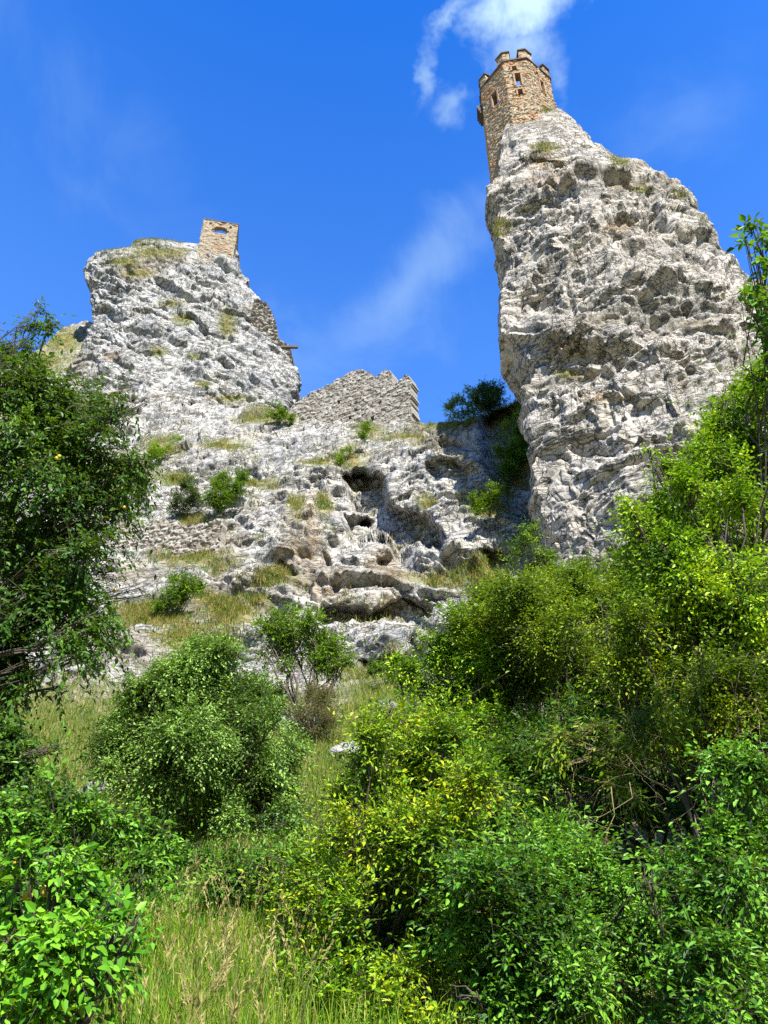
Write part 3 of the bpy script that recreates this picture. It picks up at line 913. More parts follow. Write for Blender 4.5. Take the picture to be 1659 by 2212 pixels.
# ---- guardhouse on the left crag
hb = pt(470, 520, 60.5)
mpx = pix(hb)
hw_, hd_ = 76 * mpx / 2, 2.4
hyaw = .20
ux = np.array([math.cos(hyaw), math.sin(hyaw)]); uy = np.array([-math.sin(hyaw), math.cos(hyaw)])
hc = hb[:2] + uy * hd_
HP = [hc - ux * hw_ - uy * hd_, hc + ux * hw_ - uy * hd_, hc + ux * hw_ + uy * hd_, hc - ux * hw_ + uy * hd_]
HP[0] = HP[0] + ux * .05
hz1 = pt(470, 480, 60.5)[2]; hz0 = hb[2] - 5.0
hut = thing('guardhouse', 'small square pale stone guardhouse with one arched opening on top of the left crag', 'guardhouse', (hc[0], hc[1], hz0))
Wd = 2 * hw_
slots = [(.22, hz1 - .55), (.50, hz1 - .62), (.78, hz1 - .70)]


def hut_solid(s, z):
    ok = np.ones(s.shape, bool)
    x = s - Wd * .52
    arch = (np.abs(x) < .78) & (z > hz1 - 2.05) & (z < hz1 - 1.45 + .42 * np.sqrt(np.clip(1 - (x / .78) ** 2, 0, 1)))
    ok &= ~arch
    for fx, zz in slots: ok &= ~((np.abs(s - Wd * fx) < .16) & (np.abs(z - zz) < .22))
    # matching opening in the far wall lets the sky through
    x2 = s - (Wd + 2 * hd_ + Wd * .48)
    ok &= ~((np.abs(x2) < 1.2) & (z > hz1 - 1.6) & (z < hz1 - .2))
    return ok


masonry('wall', HP, True, .45, hz0, hz1, hut_solid, M_HUT, hut, hut.location, .09, (.45, .22), .05, 40)
mb = MB(); ring_slab(mb, HP, .10, .55, hz1 + .003, hz1 + .16); mb.build('coping', M_CAP, hut, origin=hut.location)
M_BRICK = bpy.data.materials['brick_surround']
mb = MB()
fr = np.array(HP[0]); n2 = -uy
for k in range(11):
    an = math.pi * k / 10
    q = fr + ux * (Wd * .52 + .90 * math.cos(an)) + n2 * .03
    mb.box((*q, hz1 - 1.45 + .54 * math.sin(an)), (*(ux * .12), 0), (*(n2 * .10), 0), (0, 0, .13))
mb.build('window_arch', M_BRICK, hut, origin=hut.location)

# ---- rampart on the ridge
RA = pt(612, 880, 52.0); RB = pt(893, 905, 45.5)
pa, pb = RA[:2], RB[:2]
Lr = float(np.linalg.norm(pb - pa)); ur = (pb - pa) / Lr


def on_plane(x, y):
    d = ray(x, y); nrm_ = np.array([ur[1], -ur[0], 0.0])
    s_ = float(((np.array([*pa, 0]) - EYE) @ nrm_) / (d @ nrm_)); P = EYE + d * s_
    return float((P[:2] - pa) @ ur), float(P[2])


prof = [on_plane(*q) for q in [(612, 895), (640, 868), (652, 860), (700, 835), (740, 812), (776, 798), (784, 797), (790, 802), (799, 806), (800, 818), (812, 812), (829, 797), (838, 800), (846, 808), (847, 833), (860, 826), (872, 812), (880, 812), (886, 820), (893, 828)]]
ps = np.array([p[0] for p in prof]); pz = np.array([p[1] for p in prof])
rz0 = min(RA[2], RB[2]) - 6.0; rz1 = float(pz.max()) + .5
ramp = thing('rampart', 'ruined rubble stone rampart with a stepped broken top along the ridge between the two crags', 'wall', (pa[0], pa[1], rz0))
holes = [on_plane(*q) for q in [(768, 885), (732, 868), (757, 902), (805, 905), (820, 870)]]


def ramp_solid(s, z):
    ok = z < np.interp(s, ps, pz) + .12 * vnoise(np.stack([s * 2.2, 0 * s, 0 * s], -1), 3) + .10 * vnoise(np.stack([s * 6, 0 * s, 0 * s], -1), 4)
    for hs_, hz_ in holes: ok &= ~((np.abs(s - hs_) < .17) & (np.abs(z - hz_) < .2))
    ok &= s < Lr - .12 * (1 + vnoise(np.stack([0 * s, z * 3, 0 * s], -1), 8))
    return ok


masonry('wall', [pa, pb], False, 1.1, rz0, rz1, ramp_solid, M_RAMP, ramp, ramp.location, .085, (.46, .22), .055, 60)
nr_ = np.array([ur[1], -ur[0]])
mb = MB()
for q, (x_, y_) in enumerate([(780, 797), (831, 796), (876, 811), (745, 809), (700, 834)]):
    s_, z_ = on_plane(x_, y_)
    V, Fc = stone_lump(np.array([*(pa + ur * s_ - nr_ * .5), z_ + .02]), (.42, .5, .22), 90 + q, 12)
    mb.add(V, Fc)
mb.build('coping_stones', M_BOULDER, ramp, origin=ramp.location) if False else None

# ---- masonry remains stepping down the right flank of the left crag, with a beam end
WA = pt(560, 800, 56.5); WB = pt(640, 800, 56.5)
pa2, pb2 = WA[:2], WB[:2]
L2 = float(np.linalg.norm(pb2 - pa2)); u2 = (pb2 - pa2) / L2


def on_plane2(x, y):
    d = ray(x, y); nrm_ = np.array([u2[1], -u2[0], 0.0])
    s_ = float(((np.array([*pa2, 0]) - EYE) @ nrm_) / (d @ nrm_)); P = EYE + d * s_
    return float((P[:2] - pa2) @ u2), float(P[2])


p2 = [on_plane2(*q) for q in [(545, 640), (562, 647), (580, 660), (592, 690), (603, 730), (612, 735), (626, 741), (630, 764), (636, 772)]]
s2 = np.array([p[0] for p in p2]); z2 = np.array([p[1] for p in p2]); wz0 = WA[2] - 9
ruin = thing('ruined_wall', 'tan ruined wall stepping down the right flank of the left crag', 'wall', (pa2[0], pa2[1], wz0))
e2 = on_plane2(652, 855)
masonry('wall', [pa2 - u2 * 1.5, pb2 + u2 * .2], False, 1.2, wz0, float(z2.max()) + .2,
        lambda s, z: (z < np.interp(s - 1.5, s2, z2) + .35 * vnoise(np.stack([s * 1.2, 0 * s, 0 * s], -1), 2)) & (s - 1.5 < L2 - .3 + .35 * vnoise(np.stack([0 * s, z * .7, 0 * s], -1), 5) + .15 * vnoise(np.stack([0 * s, z * 2.7, 0 * s], -1), 6)),
        masonry_mat('flank_masonry', [(.20, .175, .14), (.36, .33, .28), (.46, .43, .38), (.28, .25, .205)], (.22, .19, .15)), ruin, ruin.location, .12, (.6, .3), .22, 70)
bs, bz = on_plane2(618, 752)
bpos = np.array([*(pa2 + u2 * bs), bz])
mb = MB(); mb.box((0, 0, 0), np.array([*(u2 * .85), 0]), np.array([-u2[1] * .14, u2[0] * .14, 0]), (0, 0, .12))
bm_ = mb.build('wooden_beam', M_BEAM)
bm_.location = tuple(bpos + np.array([u2[0] * .35, u2[1] * .35, 0]) - np.array([0, .15, 0]))
tag(bm_, 'short dark beam end sticking out of the ruined flank wall against the sky', 'beam')

# ---- low dry stone wall holding a ledge on the left
DA = hill_at(225, 1170); DB = hill_at(476, 1165)
DA = pt(232, 1175, DA[1] - .7); DB = pt(474, 1178, DB[1] - .9)
dz1 = [pt(235, 1118, DA[1])[2], pt(350, 1128, (DA[1] + DB[1]) / 2)[2], pt(470, 1128, DB[1])[2]]
dz0 = min(DA[2], DB[2]) - 1.5
dry = thing('retaining_wall', 'low tumbledown dry stone wall holding up a grassy ledge left of the cliff', 'wall', (DA[0], DA[1], dz0))
Ld = float(np.linalg.norm(DB[:2] - DA[:2]))
masonry('wall', [DA[:2], DB[:2]], False, .45, dz0, max(dz1) + .3,
        lambda s, z: z < np.interp(s, [0, Ld / 2, Ld], dz1) + .10 * vnoise(np.stack([s * 2, 0 * s, 0 * s], -1), 12) + .15 * vnoise(np.stack([s * .6, 0 * s, 0 * s], -1), 13),
        M_DRY, dry, dry.location, .07, (.36, .18), .07, 80)

# ------------------------------------------------------------------ loose boulders on the lower slope
for (x, y, rpx, dY, lab) in [
        (150, 1448, 62, -.6, 'large white boulder under the drooping plum branches at the left'),
        (310, 1372, 22, -.3, 'small white boulder in the dry grass above the round bush'),
        (655, 1575, 44, -1.2, 'upright white boulder right of the round bush below the little tree'),
        (664, 1650, 22, -1.2, 'small white stone low beside the round bush edge'),
        (750, 1640, 46, -1.6, 'pale weathered boulder at the left edge of the yellow green thicket'),
        (215, 1722, 44, -.6, 'white rough boulder among leaves at the lower left below the round bush'),
        (545, 1425, 26, -.5, 'white rock just left of the little tree crown'),
        (835, 1530, 24, -.4, 'grey flat boulder on the green strip right of the little tree'),
        (370, 1450, 24, -.4, 'grey boulder in dry grass at the top of the round bush')]:
    Pw = hill_at(x, y); r = rpx * pix(Pw)
    c = pt(x, y, Pw[1] + .2)
    V, Fc = stone_lump(np.zeros(3), (r * 1.1, r * .9, r * .8), int(x) % 97 + 3)
    ob = mesh_obj('boulder', V, Fc, M_BOULDER, attrs={'veg': np.zeros(len(V)), 'soil': np.zeros(len(V)), 'ochre': np.zeros(len(V))})
    ob.location = tuple(c)
    tag(ob, lab, 'boulder', 'boulders on the lower slope')


# ------------------------------------------------------------------ plants
def leaves_mesh(P, Dr, Nm, Ln, Wd_, fold=.25, curl=.12):
    """P base, Dr direction, Nm face normal, per-leaf length and width -> V, F (two folded halves)"""
    n = len(P)
    Sd = unit(np.cross(Dr, Nm)); Nm = np.cross(Sd, Dr)
    L_ = Ln[:, None]; W_ = Wd_[:, None]
    def at(t, s_, h): return P + Dr * (t * L_) + Sd * (s_ * W_) + Nm * (h * W_ - curl * t * t * L_)
    V = np.stack([at(0, 0, 0), at(.32, .5, fold), at(.70, .36, fold * .7), at(1, 0, 0), at(.70, -.36, fold * .7), at(.32, -.5, fold)], 1)
    b = np.arange(n)[:, None] * 6
    Fc = np.concatenate([b + np.array([[0, 1, 2, 3]]), b + np.array([[0, 3, 4, 5]])], 0)
    return V.reshape(-1, 3), Fc


def tubes_mesh(A, B, C, r, sides=3):
    """many thin bent twigs A->B->C"""
    n = len(A)
    rows = [A, B, C]; rr = [r, r * .75, r * .35]
    V = []
    t = unit(C - A); u = unit(np.cross(t, np.array([.3, .8, .5]))); v = np.cross(t, u)
    for P, q in zip(rows, rr):
        for k in range(sides):
            an = 2 * math.pi * k / sides
            V.append(P + (math.cos(an) * u + math.sin(an) * v) * q[:, None])
    V = np.stack(V, 1).reshape(-1, 3)
    b = np.arange(n)[:, None] * (3 * sides); Fc = []
    for j in range(2):
        for k in range(sides):
            Fc.append(b + np.array([[j * sides + k, j * sides + (k + 1) % sides, (j + 1) * sides + (k + 1) % sides, (j + 1) * sides + k]]))
    return V, np.concatenate(Fc, 0)


def plant(name, label, cat, lobes, Y, leaf, mat, base, cover=5.0, wl=.42, twig=.34, per=9, droop=.15, updir=.35, jitterY=.5, gap=-.25, shell=2.2,
          group=None, bark=None, parts=('foliage', 'stems'), thick=1.0, seed=0, fold=.25, fruit=(), deep=1.0, face_up=.75, rooted=True, rise=False):
    """lobes: (x, y, r[, dY]) seen from the path; Y metres ahead; leaf length in metres; base: (x, y, Y) of the stem foot"""
    g = np.random.default_rng(seed + 1000)
    C, R = [], []
    for q in lobes:
        dY = q[3] if len(q) > 3 else g.uniform(-1, 1) * jitterY
        c = pt(q[0], q[1], Y + dY); C.append(c); R.append(q[2] * pix(c))
    C = np.array(C); R = np.array(R)
    foot = pt(*base) if isinstance(base, tuple) and rooted is False else (foot_at(base[0], base[2]) if isinstance(base, tuple) else np.asarray(base, float))
    root = thing(name, label, cat, foot, group)
    area = math.pi * np.sum(R ** 2) * 1.0
    if Y < 14: leaf = leaf * .80
    la = leaf * leaf * wl * .62
    nl = int(1.7 * cover * area / la); nt = max(30, nl // per)
    pr = R ** 2 / np.sum(R ** 2)
    li = g.choice(len(C), nt, p=pr)
    dirv = unit(g.normal(size=(nt, 3)))
    rad = g.random(nt) ** (1 / shell)
    lump = 1 + .42 * fbm((C[li] + dirv * R[li][:, None]) / (.55 * R.mean() + .05) * .8, 3, seed + 5)
    A = C[li] + dirv * (R[li] * rad * lump)[:, None] * np.array([1, deep, .95])
    keep = fbm(A / (R.mean() * .5 + .08) * .5, 3, seed + 9) > gap
    A = A[keep]; dirv = dirv[keep]; li = li[keep]; nt = len(A)
    # twig direction: outward, upward, a little random
    T = unit(dirv * .8 + np.array([0, 0, updir]) + g.normal(size=(nt, 3)) * .45)
    tl = twig * g.uniform(.55, 1.25, nt)
    whip = g.random(nt) < .07                                  # long young shoots that break the outline
    tl = np.where(whip, tl * 2.3, tl)
    T = np.where(whip[:, None], unit(dirv * .9 + np.array([0, -.1, .55]) + g.normal(size=(nt, 3)) * .35), T)
    A0 = A - T * (np.minimum(tl, twig) * .5)[:, None]
    dz = np.zeros((nt, 3)); dz[:, 2] = -droop * tl
    k = np.arange(per)
    t = (k + .6) / per
    # leaf bases along the twig
    pos = A0[:, None, :] + T[:, None, :] * (tl[:, None] * t)[..., None] + dz[:, None, :] * (t ** 2)[None, :, None]
    side = unit(np.cross(T, unit(g.normal(size=(nt, 3)) * .35 + np.array([0, 0, 1]))))
    up = np.cross(side, T)
    sg = np.where(k % 2 == 0, 1.0, -1.0)
    spread = g.uniform(.55, 1.05, (nt, per))
    last = (k == per - 1)
    spread[:, last] *= .15
    ld = T[:, None, :] * np.cos(spread)[..., None] + side[:, None, :] * (np.sin(spread) * sg)[..., None] + g.normal(size=(nt, per, 3)) * .22
    ld[..., 2] -= droop * 1.1
    ld = unit(ld)
    nm = unit(up[:, None, :] * .35 + np.array([0, 0, .25]) + np.array(sun_dir) * .85 + g.normal(size=(nt, per, 3)) * .48)
    ls = leaf * g.uniform(.5, 1.3, (nt, per)); ws = ls * wl * g.uniform(.85, 1.2, (nt, per))
    V, Fc = leaves_mesh(pos.reshape(-1, 3), ld.reshape(-1, 3), nm.reshape(-1, 3), ls.ravel(), ws.ravel(), fold)
    mesh_obj(parts[0], V, Fc, mat, root, False, origin=foot)
    # stems: foot -> lobes -> twigs
    mb = MB()
    rb = .007 * thick + .0022 * thick * len(C) ** .5
    br_nodes = []
    for i in range(len(C)):
        e = C[i]; mid = foot * .45 + e * .55 + np.array([g.normal() * .12, g.normal() * .12, .12]) * np.linalg.norm(e - foot) * .5
        if rise: mid = np.array([foot[0] * .62 + e[0] * .38, foot[1] * .5 + e[1] * .5, foot[2] * .12 + e[2] * .88])
        tt = np.linspace(0, 1, 9)[:, None]
        p_ = (1 - tt) ** 2 * foot + 2 * tt * (1 - tt) * mid + tt ** 2 * e
        p_[1:-1] += g.normal(size=(7, 3)) * .02 * np.linalg.norm(e - foot)
        mb.tube(p_, np.linspace(rb, rb * .22, 9), 6)
        for _ in range(7):
            q0 = p_[g.integers(5, 9)]; dd = unit(g.normal(size=3) + np.array([0, 0, .3])); q2 = e + dd * R[i] * .6
            q1 = (q0 + q2) / 2 + g.normal(size=3) * R[i] * .12
            mb.tube([q0, (q0 + q1) / 2 + g.normal(size=3) * R[i] * .04, q1, (q1 + q2) / 2 + g.normal(size=3) * R[i] * .04, q2], np.linspace(rb * .42, rb * .12, 5), 4)
            br_nodes.append(q1)
    sub = g.random(nt) < .5
    Vt, Ft = tubes_mesh(A0[sub], A0[sub] + T[sub] * (tl[sub] * .5)[:, None] + dz[sub] * .25, A0[sub] + T[sub] * (tl[sub])[:, None] + dz[sub], np.full(int(sub.sum()), leaf * .030 + .0012))
    mb.add(Vt, Ft)
    mb.build(parts[1], bark or M_BARK, root, True, origin=foot)
    for (fx, fy) in fruit:
        c0 = pt(fx, fy, Y); j = int(np.argmin(np.linalg.norm(C - c0, axis=1)))
        c0 = pt(fx, fy, C[j][1] - R[j] * .92)
        th = np.linspace(0, 2 * math.pi, 12, endpoint=False); ph = np.linspace(-math.pi / 2, math.pi / 2, 8)
        Tm, Hm = np.meshgrid(th, ph)
        fr_ = .021
        Vf = np.stack([np.cos(Tm) * np.cos(Hm), np.sin(Tm) * np.cos(Hm), np.sin(Hm) * 1.08 - .10 * np.exp(-((Hm - 1.57) / .3) ** 2)], -1).reshape(-1, 3) * fr_
        mesh_obj('fruit', Vf + c0, grid_faces(8, 12, True), M_FRUIT, root, True, origin=foot)
    return root


# leaf colours, dark to light
K_PLUM = leaf_mat('plum_leaf', [(.008, .028, .004), (.018, .058, .007), (.04, .11, .011), (.08, .19, .018), (.16, .29, .03)], clump=.5)
K_FRONT = leaf_mat('plum_leaf_bright', [(0.020, 0.079, 0.006), (0.053, 0.178, 0.008), (0.125, 0.338, 0.015), (0.250, 0.500, 0.031)], clump=.8, gloss=.40)
K_ROUND = leaf_mat('small_grey_leaf', [(0.020, 0.047, 0.009), (0.059, 0.125, 0.018), (0.142, 0.269, 0.040), (0.272, 0.459, 0.085), (0.408, 0.612, 0.153)], clump=.6)
K_YEL = leaf_mat('yellow_green_leaf', [(.025, .065, .003), (.075, .16, .005), (.17, .28, .008), (.27, .38, .012), (.42, .46, .016)], clump=.8)
K_HERB = leaf_mat('lime_herb_leaf', [(.03, .10, .004), (.10, .23, .007), (.21, .37, .010), (.34, .48, .013), (.56, .54, .018)], clump=1.0)
K_FRESH = leaf_mat('fresh_leaf', [(0.012, 0.050, 0.005), (0.038, 0.120, 0.009), (0.093, 0.253, 0.016), (0.182, 0.406, 0.031), (0.280, 0.532, 0.056)], clump=.9)
K_RIGHT = leaf_mat('bright_right_leaf', [(0.022, 0.075, 0.004), (0.067, 0.173, 0.005), (0.184, 0.368, 0.010), (0.360, 0.570, 0.015), (0.570, 0.690, 0.021)], clump=.7)
K_DEEP = leaf_mat('deep_green_leaf', [(0.012, 0.041, 0.005), (0.031, 0.091, 0.008), (0.070, 0.182, 0.014), (0.126, 0.280, 0.020)], clump=.8)
K_CLIFF = leaf_mat('cliff_shrub_leaf', [(0.026, 0.070, 0.005), (0.076, 0.164, 0.009), (0.162, 0.297, 0.015), (0.270, 0.419, 0.024)], clump=.6)
K_DARK = leaf_mat('dark_shrub_leaf', [(.010, .028, .008), (.02, .05, .014), (.04, .08, .02), (.06, .12, .03)], clump=.6)

# ---- left fruit tree, leaning in from the left edge
plant('plum_tree', 'dark green plum tree with yellow fruit and drooping branches leaning in from the left edge', 'tree',
      [(-40, 780, 90), (40, 850, 90), (110, 880, 80), (190, 890, 70), (250, 890, 48), (292, 876, 28), (318, 874, 12),
       (10, 960, 130), (130, 980, 110), (220, 970, 70), (270, 1000, 55), (305, 1050, 26), (-40, 1080, 150), (80, 1090, 140), (190, 1080, 85), (250, 1090, 36),
       (-20, 1220, 150), (100, 1210, 120), (190, 1180, 55), (40, 1320, 130), (150, 1290, 90), (230, 1280, 75), (300, 1270, 38), (210, 1350, 55), (250, 1395, 26),
       (-20, 1400, 100), (90, 1390, 70), (150, 1380, 40), (60, 1460, 36), (130, 1482, 20), (40, 1500, 18), (0, 1440, 60), (-20, 1480, 60), (30, 1450, 40), (100, 1450, 36), (-60, 1400, 100),
       (76, 700, 26), (82, 665, 22), (108, 700, 18), (60, 745, 26), (72, 790, 30), (-5, 715, 30), (-20, 660, 20), (15, 760, 18)],
      7.6, .086, K_PLUM, (-650, 2000, 7.6), cover=3.7, wl=.42, twig=.46, per=11, droop=.55, updir=.15, jitterY=.7, gap=-.04, shell=2.4, thick=1.1, seed=1, rise=True, parts=('crown', 'trunk'),
      fruit=[(118, 866), (124, 872), (122, 990), (128, 986), (262, 1092), (268, 1096), (206, 1222), (248, 1275)])
plant('plum_bough', 'dark low plum bough with one yellow fruit reaching over the dry slope, left edge', 'branch',
      [(-20, 1580, 60), (25, 1590, 38), (60, 1610, 22), (20, 1650, 45), (-30, 1680, 70), (60, 1660, 30), (50, 1700, 24), (95, 1618, 14), (125, 1612, 10), (145, 1605, 7), (20, 1710, 24)],
      6.6, .062, K_PLUM, (-500, 1900, 6.6), cover=4.5, wl=.45, twig=.30, droop=.45, updir=.1, jitterY=.3, thick=1.0, seed=2, fruit=[(18, 1612)], rise=True)
# ---- lower left
plant('broadleaf_bush', 'bright green bush of big glossy leaves with yellow fruit, nearest at the lower left', 'bush',
      [(60, 1850, 60), (120, 1850, 50), (170, 1870, 50), (30, 1930, 90), (120, 1940, 80), (200, 1930, 50), (230, 1965, 26), (262, 1960, 22), (290, 2000, 24), (255, 2050, 36),
       (60, 2030, 110), (160, 2040, 80), (220, 2080, 50), (20, 2110, 100), (110, 2120, 70), (60, 2180, 60), (0, 2200, 70), (110, 2170, 36), (240, 1905, 16), (300, 1975, 14)],
      3.5, .058, K_FRONT, (20, 2420, 3.6), cover=4.0, wl=.50, twig=.24, per=8, droop=.45, updir=.25, jitterY=.35, gap=-.22, thick=.7, seed=3, fold=.16,
      fruit=[(38, 1862), (98, 1925), (205, 1990), (60, 1935)])
plant('leafy_shrub', 'mid green leafy shrub behind the broad leaved bush at the lower left', 'bush',
      [(30, 1740, 70), (110, 1740, 60), (180, 1770, 70), (250, 1770, 60), (310, 1780, 45), (60, 1810, 90), (160, 1820, 80), (260, 1830, 70), (310, 1860, 40), (-40, 1780, 80),
       (200, 1890, 80), (120, 1900, 90), (300, 1910, 50), (335, 1790, 22)],
      5.4, .055, K_FRESH, (150, 2060, 5.5), cover=5.0, wl=.42, twig=.28, droop=.30, jitterY=.5, thick=.8, seed=4)
plant('undergrowth_shrub', 'low fresh green shrub growing in front of the dark hollow of the round bush', 'bush',
      [(620, 1840, 30), (650, 1900, 30), (590, 1960, 40), (520, 1990, 40), (370, 1880, 50), (440, 1880, 50), (500, 1885, 45), (560, 1870, 45), (400, 1930, 50), (480, 1935, 50), (340, 1930, 45), (560, 1930, 45), (610, 1880, 36), (330, 1990, 50), (420, 1985, 40), (300, 2060, 50), (350, 1840, 28)],
      6.8, .055, K_FRESH, (430, 2040, 6.9), cover=4.5, wl=.44, twig=.26, droop=.25, jitterY=.5, thick=.7, seed=5)
# ---- the big round bush
plant('round_bush', 'large round grey green bush with tiny leaves and a dark hollow beneath, centre left', 'bush',
      [(435, 1420, 50), (430, 1390, 26), (485, 1410, 36), (400, 1440, 45), (470, 1460, 60), (380, 1480, 60), (300, 1490, 40), (480, 1560, 80), (450, 1520, 90), (330, 1540, 70), (270, 1560, 50), (540, 1510, 60), (400, 1600, 100), (300, 1620, 70), (500, 1600, 100), (580, 1580, 70),
       (250, 1600, 45), (620, 1620, 45), (440, 1680, 80), (540, 1690, 90), (340, 1690, 55), (290, 1680, 40), (600, 1700, 60), (620, 1760, 45), (570, 1770, 50), (510, 1760, 45), (235, 1660, 30),
       (590, 1820, 36), (640, 1790, 26), (540, 1820, 28), (500, 1810, 18)],
      9.6, .052, K_ROUND, (450, 1880, 10.2), cover=5.0, wl=.48, twig=.34, per=10, droop=.35, updir=.2, jitterY=.8, gap=-.28, thick=1.2, seed=6)
plant('slope_bush', 'yellow green bush peeping over the left shoulder of the round bush', 'bush',
      [(300, 1500, 26), (330, 1465, 30), (360, 1440, 24), (270, 1520, 24), (230, 1720, 30), (130, 1700, 22)],
      13, .06, K_CLIFF, (320, 1600, 13.4), cover=4.5, twig=.3, jitterY=.3, seed=7)
# ---- little tree in the middle
plant('small_tree', 'small spreading tree with a forked dark trunk under the cliff in the middle', 'tree',
      [(580, 1360, 36), (620, 1345, 40), (665, 1345, 34), (600, 1395, 36), (640, 1400, 40), (690, 1385, 36), (720, 1400, 30), (565, 1400, 22), (745, 1425, 24), (690, 1430, 30), (620, 1440, 22), (760, 1410, 14),
       (720, 1450, 20), (590, 1330, 16), (540, 1490, 36), (590, 1500, 30)],
      16.5, .070, K_CLIFF, (655, 1560, 16.2), cover=3.6, wl=.45, twig=.36, per=9, droop=.2, jitterY=.5, gap=-.18, thick=2.2, seed=8, parts=('crown', 'trunk'))
plant('scrub_bush', 'brownish dead scrub at the foot of the little forked tree', 'bush',
      [(650, 1530, 30), (690, 1510, 36), (720, 1540, 30), (690, 1570, 36), (670, 1490, 20), (730, 1500, 22)],
      15.8, .05, leaf_mat('dry_leaf', [(.05, .05, .02), (.10, .09, .035), (.14, .12, .05), (.10, .12, .03)]), (690, 1620, 15.6), cover=2.4, wl=.3, twig=.4, per=7, thick=1.0, seed=9, bark=M_DEAD)
# ---- right-hand thicket
plant('right_tree', 'bright green broadleaf tree filling the right edge in front of the pinnacle', 'tree',
      [(1660, 810, 50), (1640, 870, 60), (1580, 840, 26), (1560, 880, 40), (1540, 930, 50), (1620, 960, 80), (1500, 980, 40), (1540, 1010, 60), (1480, 1040, 45), (1440, 1010, 28), (1410, 1000, 16), (1400, 970, 10),
       (1600, 1070, 90), (1690, 1050, 100), (1500, 1110, 70), (1430, 1100, 45), (1390, 1140, 45), (1360, 1100, 20), (1450, 1180, 70), (1560, 1180, 100), (1660, 1200, 110), (1390, 1210, 50), (1480, 1260, 80),
       (1600, 1290, 100), (1700, 1310, 100), (1400, 1280, 50), (1530, 1340, 80), (1640, 1390, 90)],
      6.4, .055, K_RIGHT, (1720, 2050, 6.6), cover=4.2, wl=.50, twig=.34, per=8, droop=.35, updir=.25, jitterY=.6, gap=-.24, thick=1.6, seed=10, parts=('crown', 'trunk'))
plant('young_tree', 'slim glossy leafed young tree whose bough reaches into the sky at the upper right edge', 'tree',
      [(1625, 490, 14), (1645, 500, 18), (1660, 520, 26), (1610, 520, 8), (1635, 560, 16), (1655, 590, 26), (1650, 640, 24), (1630, 625, 12), (1660, 690, 26), (1690, 570, 40), (1700, 660, 50), (1720, 760, 60), (1760, 860, 60), (1760, 640, 50), (1600, 640, 9), (1668, 740, 18)],
      3.6, .075, K_FRESH, (2050, 1900, 5.0), cover=2.6, wl=.55, twig=.16, per=5, droop=.3, updir=.3, jitterY=.15, gap=-.6, thick=.7, seed=11, rise=True, parts=('crown', 'trunk'))
plant('sapling', 'slender light sapling standing in front of the foot of the pinnacle', 'tree',
      [(1150, 1140, 16), (1140, 1165, 26), (1165, 1180, 28), (1120, 1195, 28), (1180, 1215, 30), (1150, 1225, 34), (1110, 1230, 20), (1200, 1240, 26), (1160, 1270, 36), (1120, 1275, 30)],
      13.5, .085, K_CLIFF, (1160, 1420, 13.6), cover=2.6, wl=.42, twig=.36, per=8, droop=.25, jitterY=.3, gap=-.25, thick=1.0, seed=12, parts=('crown', 'trunk'))
plant('olive_bush', 'olive yellow bush mounded against the foot of the pinnacle, right of centre', 'bush',
      [(1060, 1290, 46), (1110, 1270, 46), (1170, 1260, 46), (1240, 1250, 46), (1080, 1300, 50), (1150, 1300, 60), (1230, 1290, 60), (1310, 1300, 60), (1380, 1330, 60), (1030, 1350, 50), (1120, 1370, 80), (1220, 1370, 90), (1320, 1390, 90), (1420, 1400, 80), (1260, 1250, 36), (1340, 1240, 40),
       (1150, 1450, 90), (1270, 1470, 100), (1400, 1480, 100), (1500, 1450, 90), (1580, 1470, 80), (1330, 1560, 90), (1460, 1560, 90)],
      9.4, .060, K_YEL, (1280, 1800, 9.6), cover=4.6, wl=.40, twig=.36, per=9, droop=.3, jitterY=.8, gap=-.26, thick=1.3, seed=13)
plant('thicket_bush', 'yellow green bushy growth under the right tree, above the bare twigs', 'bush',
      [(1440, 1470, 70), (1530, 1480, 80), (1620, 1490, 90), (1690, 1500, 90), (1400, 1550, 70), (1490, 1560, 70), (1580, 1570, 80), (1670, 1580, 90), (1350, 1430, 60), (1370, 1340, 50), (1300, 1330, 50), (1430, 1380, 60), (1510, 1420, 60), (1790, 1520, 90), (1880, 1600, 110), (1850, 1750, 110), (1790, 1860, 100), (1970, 1720, 100), (1900, 1880, 100)],
      6.0, .050, K_YEL, (1560, 1950, 6.2), cover=4.4, wl=.42, twig=.32, per=9, droop=.3, jitterY=.4, gap=-.28, thick=1.0, seed=20)
plant('green_bush', 'mid green bush with small leaves at the left shoulder of the right thicket', 'bush',
      [(990, 1340, 36), (940, 1400, 40), (900, 1470, 40), (1010, 1350, 36), (980, 1400, 50), (1040, 1410, 60), (940, 1440, 40), (1000, 1480, 70), (920, 1490, 40), (1080, 1500, 80), (960, 1560, 80), (890, 1560, 50), (1040, 1590, 90), (880, 1440, 24), (850, 1425, 16), (1140, 1590, 80), (1200, 1640, 90), (1060, 1680, 80), (1120, 1740, 80), (1180, 1800, 60), (1010, 1740, 50)],
      9.8, .064, K_ROUND if False else K_RIGHT, (1000, 1800, 10.0), cover=4.8, wl=.42, twig=.34, per=9, droop=.3, jitterY=.6, gap=-.26, thick=1.2, seed=14)
